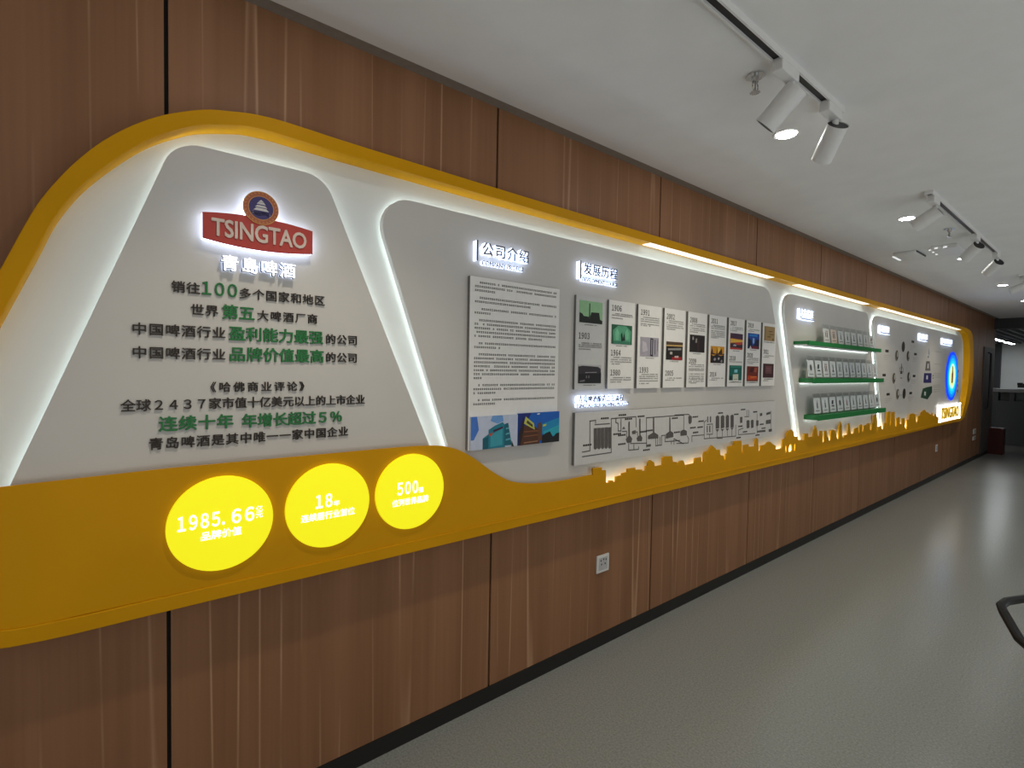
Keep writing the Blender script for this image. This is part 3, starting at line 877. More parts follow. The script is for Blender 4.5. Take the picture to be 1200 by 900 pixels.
for i, (lab, cm, items) in enumerate(BOARDS):
    y0 = 1.791 + 0.2435 * i
    t = thing('timeline_board', (XP1, y0 + YW / 2, BOT), lab, 'board', 'dated boards on the long white panel')
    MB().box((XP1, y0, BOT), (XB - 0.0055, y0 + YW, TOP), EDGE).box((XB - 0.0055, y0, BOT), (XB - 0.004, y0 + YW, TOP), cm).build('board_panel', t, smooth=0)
    F = lambda f: TOP - f * (TOP - BOT)
    xs = XB - 0.0032
    for it in items:
        if it[0] == 'p':
            photo('photo_print', t, y0 + 0.022, y0 + YW - 0.022, F(it[2]), F(it[1]), xs + 0.001, it[3])
            micro('caption_text', t, y0 + 0.05, y0 + YW - 0.05, [(F(it[2]) - 0.012, 0.1, 0.9)], 0.006, xs, INK2, i)
        elif it[0] == 'y':
            lettering('year_lettering', it[1], y0 + 0.021, y0 + 0.098, F(it[2]), 0.031, xs - 0.0005, xs + 0.0006, INK, t, bold=0.005)
        else:
            micro('small_text', t, y0 + 0.021, y0 + YW - 0.021, [(F(f), 0.12 if k == 0 and len(it[1]) > 1 else 0.0, 0.55 if k == len(it[1]) - 1 and k else 1.0) for k, f in enumerate(it[1])], 0.0075, xs, INK2, i * 7 + int(it[1][0] * 100))

# ------------------------------------------------------------------ process diagram board
DL = [[(1.851, 1.099), (1.907, 1.101), (1.902, 1.251), (1.945, 1.253), (1.945, 1.24)], [(1.852, 1.076), (2.072, 1.077), (2.066, 1.255), (2.273, 1.256), (2.276, 1.2)], [(1.941, 1.231), (2.053, 1.23)], [(2.104, 1.256), (2.104, 1.233), (2.122, 1.227), (2.124, 1.187), (2.148, 1.185), (2.146, 1.249)], [(2.159, 1.182), (2.195, 1.181), (2.196, 1.149)], [(2.243, 1.172), (2.288, 1.171), (2.293, 1.147)], [(2.216, 1.115), (2.217, 1.076), (2.303, 1.073), (2.303, 1.087)], [(2.262, 1.074), (2.261, 1.102)], [(2.231, 1.111), (2.376, 1.102)], [(2.375, 1.079), (2.368, 1.245), (2.734, 1.243)], [(2.459, 1.12), (2.461, 1.08), (2.519, 1.079), (2.516, 1.134), (2.55, 1.134), (2.552, 1.096), (2.616, 1.094)], [(2.481, 1.079), (2.48, 1.119)], [(2.502, 1.08), (2.5, 1.127)], [(2.617, 1.078), (2.616, 1.093), (2.705, 1.092)], [(2.644, 1.073), (2.642, 1.107), (2.743, 1.068)], [(2.644, 1.248), (2.794, 1.245), (2.803, 1.236)], [(2.739, 1.245), (2.743, 1.155)], [(2.672, 1.076), (2.796, 1.069), (2.8, 1.094), (2.784, 1.112)], [(2.837, 1.074), (2.835, 1.11), (2.977, 1.106)], [(2.978, 1.081), (2.972, 1.187), (2.996, 1.198)], [(2.978, 1.081), (3.127, 1.077), (3.382, 1.069), (3.377, 1.146)], [(3.008, 1.171), (3.073, 1.17), (3.077, 1.103), (3.006, 1.108)], [(3.132, 1.13), (3.135, 1.072), (3.204, 1.067)], [(3.198, 1.126), (3.201, 1.082)], [(3.264, 1.125), (3.267, 1.081)], [(3.326, 1.124), (3.329, 1.073)], [(3.42, 1.076), (3.418, 1.109), (3.483, 1.117)], [(3.42, 1.076), (3.663, 1.069)], [(3.498, 1.197), (3.558, 1.195), (3.555, 1.241)], [(3.531, 1.198), (3.528, 1.242)], [(3.693, 1.057), (3.682, 1.209)], [(3.912, 1.08), (3.901, 1.221)], [(3.041, 1.082), (3.04, 1.1)]]
DP = [[(1.932, 1.213), (1.956, 1.213), (1.96, 1.11), (1.948, 1.102), (1.935, 1.11)], [(1.959, 1.213), (1.984, 1.212), (1.987, 1.109), (1.976, 1.101), (1.962, 1.109)], [(1.986, 1.212), (2.011, 1.212), (2.015, 1.108), (2.003, 1.1), (1.99, 1.108)], [(2.014, 1.212), (2.04, 1.212), (2.043, 1.107), (2.031, 1.099), (2.018, 1.106)], [(2.042, 1.211), (2.068, 1.211), (2.072, 1.105), (2.06, 1.097), (2.046, 1.105)], [(2.208, 1.232), (2.22, 1.232), (2.223, 1.157), (2.245, 1.137), (2.238, 1.116), (2.201, 1.117), (2.189, 1.138), (2.211, 1.155)], [(2.302, 1.244), (2.314, 1.243), (2.318, 1.152), (2.335, 1.135), (2.33, 1.116), (2.29, 1.119), (2.283, 1.138), (2.306, 1.151)], [(2.427, 1.245), (2.44, 1.244), (2.445, 1.158), (2.483, 1.141), (2.484, 1.121), (2.387, 1.123), (2.386, 1.143), (2.431, 1.157)], [(2.589, 1.237), (2.599, 1.237), (2.605, 1.155), (2.633, 1.143), (2.635, 1.117), (2.559, 1.113), (2.558, 1.141), (2.591, 1.153)], [(2.372, 1.094), (2.414, 1.094), (2.415, 1.079), (2.373, 1.08)], [(2.155, 1.194), (2.169, 1.209), (2.184, 1.193)], [(2.243, 1.179), (2.273, 1.182), (2.273, 1.16), (2.243, 1.162)], [(2.736, 1.155), (2.748, 1.154), (2.777, 1.144), (2.778, 1.118), (2.709, 1.118), (2.707, 1.146)], [(2.788, 1.232), (2.808, 1.239), (2.829, 1.23), (2.827, 1.195), (2.808, 1.182), (2.793, 1.194)], [(3.005, 1.221), (3.016, 1.222), (3.019, 1.185), (3.008, 1.182)], [(3.039, 1.221), (3.052, 1.221), (3.054, 1.183), (3.041, 1.182)], [(3.003, 1.162), (3.014, 1.162), (3.017, 1.119), (3.006, 1.119)], [(3.033, 1.161), (3.047, 1.162), (3.049, 1.118), (3.036, 1.118)], [(3.11, 1.215), (3.132, 1.224), (3.154, 1.215), (3.158, 1.137), (3.114, 1.137)], [(3.174, 1.214), (3.197, 1.223), (3.219, 1.214), (3.224, 1.137), (3.178, 1.134)], [(3.238, 1.213), (3.261, 1.222), (3.28, 1.213), (3.285, 1.134), (3.243, 1.133)], [(3.301, 1.213), (3.322, 1.221), (3.344, 1.213), (3.349, 1.132), (3.306, 1.132)], [(3.112, 1.132), (3.159, 1.131), (3.136, 1.114)], [(3.176, 1.13), (3.222, 1.129), (3.2, 1.113)], [(3.242, 1.129), (3.286, 1.128), (3.265, 1.112)], [(3.306, 1.13), (3.348, 1.129), (3.329, 1.114)], [(3.432, 1.198), (3.465, 1.198), (3.467, 1.157), (3.435, 1.156)], [(3.526, 1.167), (3.553, 1.172), (3.571, 1.165), (3.574, 1.115), (3.534, 1.112)], [(3.59, 1.166), (3.615, 1.171), (3.632, 1.164), (3.635, 1.113), (3.598, 1.11)], [(3.671, 1.163), (3.707, 1.161), (3.709, 1.122), (3.674, 1.122)], [(3.824, 1.155), (3.906, 1.158), (3.908, 1.126), (3.826, 1.127)], [(3.69, 1.086), (3.821, 1.085), (3.822, 1.069), (3.691, 1.073)], [(3.873, 1.086), (3.927, 1.086), (3.928, 1.065), (3.875, 1.065)], [(3.725, 1.211), (3.761, 1.213), (3.762, 1.192), (3.726, 1.19)], [(3.827, 1.21), (3.894, 1.217), (3.895, 1.2), (3.828, 1.193)]]
DT = [(2.015, 1.259), (2.156, 1.27), (2.209, 1.246), (2.319, 1.255), (2.342, 1.168), (2.397, 1.171), (2.117, 1.171), (2.156, 1.162), (2.158, 1.114), (2.376, 1.063), (2.645, 1.229), (2.671, 1.143), (1.887, 1.131), (2.867, 1.226), (2.936, 1.195), (2.927, 1.158), (2.876, 1.128), (2.843, 1.16), (3.17, 1.237), (3.379, 1.219), (3.474, 1.248), (3.653, 1.224), (3.759, 1.129), (3.443, 1.133), (3.422, 1.055), (3.791, 1.098), (3.7, 1.053), (3.511, 1.09)]
pd = thing('process_board', (XP1, 2.88, 1.035), 'wide low board with a grey line diagram of tanks and pipes', 'board')
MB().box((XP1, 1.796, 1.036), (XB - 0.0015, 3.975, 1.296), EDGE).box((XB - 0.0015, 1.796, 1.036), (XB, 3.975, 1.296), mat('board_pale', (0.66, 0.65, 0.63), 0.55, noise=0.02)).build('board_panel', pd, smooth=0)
ink('pipe_lines', pd, XB + 0.0008, INK2, [], DL, 0.0055)
ink('tank_shapes', pd, XB + 0.0012, INK2, DP)
mb = MB()
for k, (a, b) in enumerate(DT):
    for q in range(4):
        mb.box((XB, a - 0.03 + q * 0.016, b - 0.004), (XB + 0.0012, a - 0.018 + q * 0.016, b + 0.005), INK)
mb.build('small_text', pd, smooth=0)

# ------------------------------------------------------------------ green shelves and the cards on them
SHELVES = [(4.30, 6.075, 1.731, 1.766, 'topmost of the three green-fronted shelves'), (4.425, 6.195, 1.430, 1.470, 'middle of the three green-fronted shelves'),
           (4.555, 6.305, 1.121, 1.165, 'lowest of the three green-fronted shelves')]
for a, b, z0, z1, lab in SHELVES:
    t = thing('display_shelf', (XP1, (a + b) / 2, z0), lab, 'shelf', 'green shelves on the white panel')
    MB().box((XP1, a, z0 + 0.004), (0.160, b, z1 - 0.002), GSHELF, 0.001).build('shelf_board', t, smooth=0)
    MB().box((0.160, a - 0.002, z0), (0.172, b + 0.002, z1), GSHELF, 0.001).build('front_edge', t, smooth=0)
    MB().box((XP1, a - 0.03, z0 - 0.004), (0.158, b - 0.02, z0 + 0.004), WHITEP).build('bottom_plate', t, 'white underside', smooth=0)
    MB().box((XP1 + 0.004, a + 0.02, z0 - 0.009), (XP1 + 0.016, b - 0.05, z0 - 0.004), emis('shelf_led', (0.85, 1.0, 0.94), 2.2)).build('glow_strip', t, smooth=0)


def card_stand(y, z, wd, ht, label, group, kind, tint, rr, first=[None]):
    t = thing('card_stand', (0.115, y, z), label, 'card holder', group)
    # clear holder leaning back a little: two sheets, a foot and side edges
    th = math.radians(7)
    n = Vector((math.cos(th), 0, math.sin(th)))
    u = Vector((-math.sin(th), 0, math.cos(th)))
    mb = MB()

    def sheet(x, t_, y0, y1, h0, h1, m):
        o = Vector((x, 0, z + 0.004))
        P = [o + u * h + Vector((0, yy, 0)) + n * d for d in (0, t_) for yy, h in ((y0, h0), (y1, h0), (y1, h1), (y0, h1))]
        for q in ((0, 1, 2, 3), (7, 6, 5, 4), (0, 4, 5, 1), (1, 5, 6, 2), (2, 6, 7, 3), (3, 7, 4, 0)):
            mb.face([P[k] for k in q], m)
    sheet(0.128, 0.002, y - wd / 2, y + wd / 2, 0, ht, ACRYL)
    sheet(0.122, 0.002, y - wd / 2, y + wd / 2, 0, ht, ACRYL)
    mb.box((0.096, y - wd / 2, z), (0.150, y + wd / 2, z + 0.003), ACRYL)
    mb.build('acrylic_holder', t, smooth=0)
    mb = MB()
    sheet(0.1245, 0.0012, y - wd / 2 + 0.006, y + wd / 2 - 0.006, 0.004, ht - 0.035, mat('stand_card_%d' % tint, [(0.80, 0.80, 0.78), (0.76, 0.79, 0.82), (0.86, 0.70, 0.60)][tint], 0.5))
    cd = mb.build('paper_card', t, smooth=0)
    # the dark picture in the middle of the card
    mb = MB()
    mk = mat('card_mark_%d' % (kind % 4), [(0.03, 0.035, 0.04), (0.10, 0.11, 0.12), (0.22, 0.05, 0.03), (0.05, 0.06, 0.10)][kind % 4], 0.5)

    def mark(pts):
        o = Vector((0.1245, 0, z + 0.004)) + n * 0.0016
        mb.face([o + u * (v * ht) + Vector((0, y + q * wd, 0)) for q, v in pts], mk)
    sh = kind % 5
    if sh == 0:
        mark([(-.07, .28), (.07, .28), (.07, .48), (.03, .56), (.03, .66), (-.03, .66), (-.03, .56), (-.07, .48)])
    elif sh == 1:
        mark([(.16 * math.cos(a), .46 + .15 * math.sin(a)) for a in [k * math.pi / 8 for k in range(16)]])
    elif sh == 2:
        for q in (-.17, .05):
            mark([(q, .3), (q + .1, .3), (q + .1, .58), (q, .58)])
        mark([(-.2, .62), (.2, .62), (.2, .65), (-.2, .65)])
    elif sh == 3:
        mark([(-.13, .28), (.13, .28), (.13, .34), (.05, .36), (.05, .64), (-.05, .64), (-.05, .36), (-.13, .34)])
    else:
        mark([(-.2, .3), (.2, .3), (.2, .36), (-.2, .36)])
        mark([(-.2, .42), (.05, .42), (.14, .62), (-.1, .62)])
    mark([(-.3, .14), (.3, .14), (.3, .17), (-.3, .17)])
    mb.build('card_print', cd, smooth=0)
    return t


ORD = ['first', 'second', 'third', 'fourth', 'fifth', 'sixth', 'seventh', 'eighth', 'ninth', 'tenth', 'eleventh']
rr = random.Random(3)
DESC = ['bottle-shaped print', 'oval print', 'two-block print', 'chess-piece-shaped print', 'slanted print']
for row, (n, ya, yb, z, ht, nm) in enumerate([(8, 4.80, 5.96, 1.766, 0.158, 'top'), (11, 4.50, 6.10, 1.470, 0.178, 'middle'), (10, 4.66, 6.21, 1.165, 0.172, 'lowest')]):
    for k in range(n):
        y = ya + (yb - ya) * k / (n - 1)
        kind = [[2, 12, 5, 0, 3, 15, 10, 14], [1, 4, 2, 3, 7, 0, 13, 8, 5, 15, 10], [0, 5, 4, 1, 10, 15, 8, 0, 5, 11]][row][k]
        tint = 2 if (row == 0 and k == 1) else (0 if row == 0 else 1)
        lab = 'clear card stand, %s from the left on the %s green shelf%s' % (ORD[k], nm, ', with an orange card' if tint == 2 else '')
        card_stand(y, z, (yb - ya) / (n - 1) * 0.86, ht, lab, 'card stands on the %s green shelf' % nm, kind, tint, rr)

# ------------------------------------------------------------------ prints on the last panel
XI = XP1 + 0.0015
PIC = [(7.314, 1.838), (7.07, 1.728), (7.527, 1.734), (6.998, 1.467), (7.59, 1.481), (7.168, 1.283), (7.428, 1.284)]
PALE = mat('pic_pale', (0.62, 0.60, 0.55), 0.5)
MIDB = mat('pic_mid_brown', (0.24, 0.20, 0.15), 0.5)
BROWN = mat('pic_brown', (0.06, 0.045, 0.03), 0.5)
for k, (yc, zc) in enumerate(PIC):
    mb = MB()
    mb.face([(XI, *p) for p in ellipse(yc, zc, 0.062, 0.062, 28)], BROWN if k in (0, 6) else MIDB)
    mb.face([(XI + 0.0004, *p) for p in ellipse(yc + (0.018 if k % 2 else -0.012), zc + 0.006, 0.034, 0.05, 20)], BROWN)
    if k not in (0, 6):
        mb.face([(XI + 0.0008, *p) for p in ellipse(yc + 0.024, zc + 0.012, 0.020, 0.032, 16)], PALE)
    mb.build('round_picture', p4, 'round brown product picture' if k == 0 else None, smooth=0)
for yc, zc in [(6.708, 1.767), (7.705, 1.915), (7.845, 1.767), (6.643, 1.502), (7.827, 1.496), (6.813, 1.289), (7.708, 1.286)]:
    mb = MB().box((XP1, yc - 0.055, zc - 0.014), (XI, yc + 0.055, zc + 0.014), INK)
    for q in range(3):
        mb.box((XP1, yc - 0.1, zc - 0.05 - q * 0.022), (XI, yc + 0.13 - 0.05 * q, zc - 0.047 - q * 0.022), mat('faint_ink', (0.42, 0.40, 0.37), 0.6))
    mb.build('picture_caption', p4, smooth=0)
ink('bottle_emblem', p4, XI, INK2, [[(7.235, 1.52), (7.315, 1.52), (7.315, 1.555), (7.235, 1.555)], [(7.262, 1.56), (7.288, 1.56), (7.288, 1.60), (7.282, 1.64), (7.268, 1.64), (7.262, 1.60)]], [[(7.2, 1.54), (7.21, 1.58), (7.24, 1.6)], [(7.35, 1.54), (7.34, 1.58), (7.31, 1.6)], [(7.25, 1.47), (7.31, 1.47)]], 0.008)
ink('dotted_links', p4, XI, mat('faint_ink', (0.42, 0.40, 0.37), 0.6), [], [[(7.03, 1.40), (7.08, 1.34), (7.12, 1.31)], [(7.24, 1.27), (7.36, 1.27)]], 0.006)
# packages stacked as a tapering column of pictures
PK = mat('pack_green', (0.02, 0.075, 0.04), 0.5)
PK2 = mat('pack_green_side', (0.012, 0.045, 0.028), 0.5)
PB, PB2 = mat('pack_blue', (0.03, 0.025, 0.16), 0.5), mat('pack_blue_side', (0.02, 0.018, 0.10), 0.5)
PG = mat('pack_grey', (0.17, 0.16, 0.15), 0.5)
PW = mat('pack_label', (0.62, 0.64, 0.66), 0.5)
ink('package_picture', p4, XI, PK, [[(8.262, 1.335), (8.47, 1.35), (8.721, 1.362), (8.736, 1.275), (8.514, 1.188), (8.171, 1.219)]], label='picture of a green package')
ink('package_picture', p4, XI + 0.0003, PK2, [[(8.53, 1.30), (8.721, 1.362), (8.736, 1.275), (8.514, 1.188)]])
ink('package_picture', p4, XI + 0.0004, PW, [[(8.33, 1.245), (8.42, 1.24), (8.42, 1.29), (8.33, 1.295)]])
ink('package_picture', p4, XI, PB, [[(8.285, 1.534), (8.661, 1.536), (8.671, 1.406), (8.278, 1.409)]], label='picture of a blue package')
ink('package_picture', p4, XI + 0.0004, PW, [[(8.40, 1.455), (8.48, 1.452), (8.48, 1.505), (8.40, 1.507)]])
ink('package_picture', p4, XI, PG, [[(8.371, 1.691), (8.544, 1.694), (8.60, 1.568), (8.335, 1.568)]], label='picture of a grey package')
ink('package_picture', p4, XI + 0.0004, PW, [[(8.43, 1.60), (8.50, 1.60), (8.50, 1.66), (8.43, 1.66)]])
ink('package_picture', p4, XI, PW, [[(8.425, 1.90), (8.455, 1.90), (8.53, 1.735), (8.38, 1.735)]], label='picture of a pale bottle')
ink('package_picture', p4, XI + 0.0004, PG, [[(8.46, 1.88), (8.505, 1.80), (8.50, 1.755), (8.47, 1.80)], [(8.42, 1.738), (8.49, 1.738), (8.49, 1.758), (8.42, 1.758)]])
mb = MB()
for zz in (1.83, 1.66, 1.53, 1.505, 1.48, 1.37, 1.345, 1.31, 1.28):
    mb.box((XP1, 8.80, zz), (XI, 9.16, zz + 0.006), mat('faint_ink', (0.42, 0.40, 0.37), 0.6))
for zz in (1.505, 1.47):
    mb.box((XP1, 8.74, zz - 0.008), (XI, 8.77, zz + 0.008), INK2)
mb.build('picture_caption', p4, smooth=0)

rg = thing('ring_target', (XI, 9.82, 1.50), 'lit round target of blue, cyan and yellow rings', 'sign')
for k, (rad, c, s) in enumerate([(0.36, (0.0, 0.045, 0.85), 1.0), (0.315, (0.0, 0.20, 1.0), 1.05), (0.27, (0.0, 0.42, 1.0), 1.0), (0.225, (0.02, 0.70, 1.0), 1.0), (0.185, (0.65, 1.0, 0.72), 0.9), (0.145, (0.80, 0.92, 0.30), 0.85)]):
    plate('target_ring', [ellipse(9.82, 1.50, rad, rad, 56)] + ([ellipse(9.82, 1.50, [0.315, 0.27, 0.225, 0.185, 0.145][k], [0.315, 0.27, 0.225, 0.185, 0.145][k], 56)] if k < 5 else []), XI + 0.001, XI + 0.012, emis('ring_%d' % k, c, s), rg)
plate('target_bottle', [[(9.78, 1.40), (9.86, 1.40), (9.865, 1.53), (9.84, 1.58), (9.838, 1.65), (9.802, 1.65), (9.80, 1.58), (9.775, 1.53)]], XI + 0.012, XI + 0.014, mat('ring_red', (0.42, 0.03, 0.04), 0.5), rg, label='red bottle shape in the centre')
DOTC = [(0.55, 0.12, 0.10), (0.40, 0.44, 0.42), (0.30, 0.36, 0.48), (0.16, 0.22, 0.34), (0.08, 0.09, 0.14)]
for k, z in enumerate((1.578, 1.506, 1.433, 1.354, 1.272)):
    plate('legend_dot', [ellipse(10.285, z, 0.026, 0.026, 20)], XP1 - 0.0005, XI, mat('legend_%d' % k, DOTC[k], 0.5), p4)

# lit name sign at the far lower corner
es = thing('name_sign', (XP1, 9.72, 0.84), 'bright white light box with gold letters at the far lower corner of the display', 'sign')
MB().box((XP1, 9.10, 0.852), (0.074, 10.36, 1.085), emis('name_box', (1.0, 0.99, 0.96), 1.6)).build('light_box', es, smooth=0)
mb = MB()
for a, b in (((9.06, 0.852), (10.36, 0.872)), ((9.06, 1.066), (10.36, 1.09)), ((9.06, 0.852), (9.13, 1.09)), ((10.30, 0.852), (10.36, 1.09))):
    mb.box((0.074, *a), (0.088, *b), emis('name_box_edge', (1.0, 0.98, 0.96), 2.0))
mb.build('lit_rim', es, smooth=0)
lettering('gold_lettering', 'TSINGTAO', 9.17, 10.27, 0.968, 0.165, 0.074, 0.087, mat('gold_letter', (0.70, 0.46, 0.02), 0.35), es, bold=0.0)

# ------------------------------------------------------------------ sockets on the wood wall
def socket(y, z, wd, hh, label, two=False):
    t = thing('wall_socket', (0.0, y, z), label, 'socket')
    MB().box((0.0, y - wd / 2, z - hh / 2), (0.009, y + wd / 2, z + hh / 2), WHITEP, 0.002).build('socket_plate', t, smooth=0)
    MB().box((0.009, y - wd * 0.36, z - hh * 0.36), (0.0105, y + wd * 0.36, z + hh * 0.36), mat('socket_insert', (0.52, 0.52, 0.53), 0.4)).build('socket_insert', t, smooth=0)
    mb = MB()
    for a, b in ((-.2, .2), (.02, .25), (.22, .2), (-.15, -.02), (.15, -.02)):
        mb.box((0.0105, y + wd * (a - 0.035), z + hh * (b - 0.05)), (0.0112, y + wd * (a + 0.035), z + hh * (b + 0.05)), BLACK)
    mb.build('socket_hole', t, smooth=0)


socket(2.106, 0.4595, 0.098, 0.094, 'white wall socket low on the wood panels, nearest to the camera')
socket(9.39, 0.455, 0.10, 0.10, 'small white wall socket far along the low wood panels')
socket(12.1, 0.52, 0.22, 0.09, 'wide pale socket plate below the dark door end')
socket(12.1, 0.40, 0.22, 0.07, 'lower pale socket plate below the dark door end')

# ------------------------------------------------------------------ ceiling fittings
XT = 0.957


def track(y0, y1, label):
    t = thing('light_track', (XT, (y0 + y1) / 2, CH), label, 'track light rail', 'white light tracks on the ceiling')
    mb = MB()
    for s in (-1, 1):
        mb.box((XT + s * 0.0175 - 0.0035, y0, CH - 0.024), (XT + s * 0.0175 + 0.0035, y1, CH), WHITEP)
    mb.box((XT - 0.0175, y0, CH - 0.006), (XT + 0.0175, y1, CH), WHITEP)
    mb.box((XT - 0.021, y0 - 0.003, CH - 0.024), (XT + 0.021, y0, CH), WHITEP)
    mb.box((XT - 0.021, y1, CH - 0.024), (XT + 0.021, y1 + 0.003, CH), WHITEP)
    mb.build('rail', t, smooth=0)
    MB().box((XT - 0.0138, y0 + 0.002, CH - 0.014), (XT + 0.0138, y1 - 0.002, CH - 0.006), BLACK).build('rail_slot', t, 'black slot', smooth=0)


track(0.02, 2.44, 'white light track nearest the camera, cut by the top of the picture')
track(3.92, 6.34, 'white light track in the middle, carrying three spotlights')
track(7.84, 10.26, 'white light track farthest along the ceiling')


def spot(y, axis, label, top=0.03, ln=0.15, rad=0.041):
    t = thing('track_spotlight', (XT, y, CH - 0.024), label, 'spotlight', 'white cylinder spotlights on the tracks')
    a = Vector(axis).normalized()
    MB().box((XT - 0.02, y - 0.085, CH - 0.06), (XT + 0.02, y + 0.055, CH - 0.014), WHITEP, 0.004).build('adapter', t, smooth=0)
    j = Vector((XT, y + 0.035, CH - 0.06))
    MB().cyl(j, j - Vector((0, 0, 0.03)), 0.013, 0.013, WHITEP, 16).build('stem', t)
    c0 = j - Vector((0, 0, 0.045)) - a * 0.028
    c1 = c0 + a * ln
    mb = MB()
    mb.cyl(c0, c1, rad, rad, WHITEP, 40, cap=False)
    mb.cyl(c1 - a * 0.0005, c1, rad, rad - 0.004, WHITEP, 40, cap=False)
    mb.build('lamp_body', t)
    MB().cyl(c0 + a * 0.003, c0 + a * 0.006, rad - 0.001, rad - 0.001, BLACK, 40).build('rear_cap', t, 'black rear cap')
    mb = MB().cyl(c1 - a * 0.012, c1 - a * 0.006, rad - 0.002, rad - 0.002, BLACK, 40)
    mb.cyl(c1 - a * 0.006, c1 - a * 0.003, 0.022, 0.024, mat('spot_lens', (0.12, 0.12, 0.13), 0.15), 24)
    mb.build('lens', t, 'dark unlit lens')


spot(1.94, (-0.70, -0.10, -0.70), 'nearest white cylinder spotlight, dark lens facing the wall')
spot(2.37, (-0.55, 0.45, -0.68), 'white spotlight at the end of the nearest track, black cap upward')
spot(4.05, (-0.85, 0.05, -0.50), 'white spotlight at the near end of the middle track')
spot(5.36, (-0.62, 0.55, -0.52), 'second white spotlight on the middle track, black cap showing')
spot(6.28, (-0.60, 0.55, -0.55), 'white spotlight at the far end of the middle track, black cap showing')
spot(8.02, (-0.88, -0.10, -0.42), 'white spotlight at the near end of the farthest track')


def downlight(y, label, x=0.715):
    t = thing('downlight', (x, y, CH), label, 'ceiling light', 'round recessed downlights in a row')
    mb = MB()
    mb.cyl((x, y, CH - 0.004), (x, y, CH), 0.056, 0.058, WHITEP, 40)
    mb.build('trim_ring', t)
    MB().cyl((x, y, CH - 0.0055), (x, y, CH - 0.003), 0.043, 0.043, DOWN, 40).build('lens', t, 'glowing round lens')
    ld = bpy.data.lights.new('downlight_beam', 'SPOT')
    ld.energy = DOWN_W
    ld.color = (1.0, 0.88, 0.68)
    ld.spot_size = math.radians(105)
    ld.spot_blend = 0.75
    ld.shadow_soft_size = 0.04
    lo = bpy.data.objects.new('downlight_beam', ld)
    COL.objects.link(lo)
    lo.parent = t
    lo.location = (0, 0, -0.05)


for y, lab in ((2.51, 'glowing downlight between the two nearest spotlights'), (4.50, 'glowing downlight left of the middle track'), (6.42, 'glowing downlight beside the far end of the middle track'),
               (8.62, 'glowing downlight near the farthest track start'), (10.62, 'farthest glowing downlight, at the right edge'), (0.5, 'downlight in the row above the first panel, just outside the picture')):
    downlight(y, lab)


def sprinkler(x, y, label):
    t = thing('sprinkler_head', (x, y, CH), label, 'sprinkler', 'sprinkler heads in the ceiling')
    MB().cyl((x, y, CH - 0.006), (x, y, CH), 0.034, 0.030, METAL, 28).build('escutcheon', t)
    mb = MB().cyl((x, y, CH - 0.026), (x, y, CH - 0.006), 0.011, 0.014, METAL, 16)
    for s in (-1, 1):
        mb.tube([(x, y + s * 0.009, CH - 0.022), (x, y + s * 0.02, CH - 0.032), (x, y + s * 0.02, CH - 0.048), (x, y + s * 0.006, CH - 0.062)], 0.0028, METAL, 6)
    mb.build('frame_arms', t)
    MB().cyl((x, y, CH - 0.058), (x, y, CH - 0.026), 0.0028, 0.0028, mat('sprinkler_bulb', (0.25, 0.22, 0.22), 0.2), 8).build('bulb', t)
    mb = MB().cyl((x, y, CH - 0.066), (x, y, CH - 0.063), 0.010, 0.010, METAL, 16)
    for k in range(10):
        a = 2 * math.pi * k / 10
        mb.box((x + 0.014 * math.cos(a) - 0.004, y + 0.014 * math.sin(a) - 0.004, CH - 0.066), (x + 0.014 * math.cos(a) + 0.004, y + 0.014 * math.sin(a) + 0.004, CH - 0.0645), METAL)
    mb.build('deflector', t)


sprinkler(0.845, 1.93, 'chrome sprinkler head beside the nearest light track')
sprinkler(0.85, 5.05, 'small sprinkler head left of the middle light track')

t = thing('ceiling_speaker', (0.42, 5.87, CH), 'white flat ceiling unit with a dark slot near the wood wall', 'ceiling unit')
MB().box((0.33, 5.70, CH - 0.03), (0.50, 6.04, CH), WHITEP, 0.008).build('housing', t, smooth=0)
MB().box((0.495, 5.72, CH - 0.012), (0.508, 6.02, CH - 0.002), BLACK).build('slot', t, smooth=0)
MB().box((0.318, 5.74, CH - 0.034), (0.335, 5.95, CH - 0.02), emis('pale_indicator', (0.8, 0.85, 0.84), 0.7)).build('indicator_strip', t, smooth=0)
t = thing('emergency_light', (0.70, 5.78, CH), 'white wedge-shaped emergency light with small bright dots behind the middle track', 'emergency light')
mb = MB().box((0.62, 5.62, CH - 0.035), (0.80, 6.02, CH), WHITEP, 0.01)
mb.build('housing', t, smooth=0)
for a, b in ((0.612, 5.66), (0.612, 5.78), (0.612, 5.90), (0.66, 5.615), (0.72, 5.615)):
    MB().cyl((a, b, CH - 0.022), (a + 0.001, b, CH - 0.03), 0.012, 0.012, emis('pale_lens', (1, 1, 1), 0.6), 14).build('small_lamp', t)

# ------------------------------------------------------------------ the far end
for k, (y0, y1) in enumerate(((16.6, 17.9), (18.4, 19.7))):
    for x, wh in ((-0.40, 'left'), (1.6, 'right')):
        t = thing('linear_light', (x, (y0 + y1) / 2, 2.45), ('nearer' if k == 0 else 'farther') + ' glowing bar light under the dark slats, %s row' % wh, 'ceiling light', 'bar lights under the dark slats')
        MB().box((x - 0.05, y0, 2.405), (x + 0.05, y1, 2.45), BLACK).build('housing', t, smooth=0)
        MB().box((x - 0.04, y0 + 0.01, 2.40), (x + 0.04, y1 - 0.01, 2.406), emis('bar_lens', (0.92, 0.97, 1.0), 22.0)).build('diffuser', t, smooth=0)

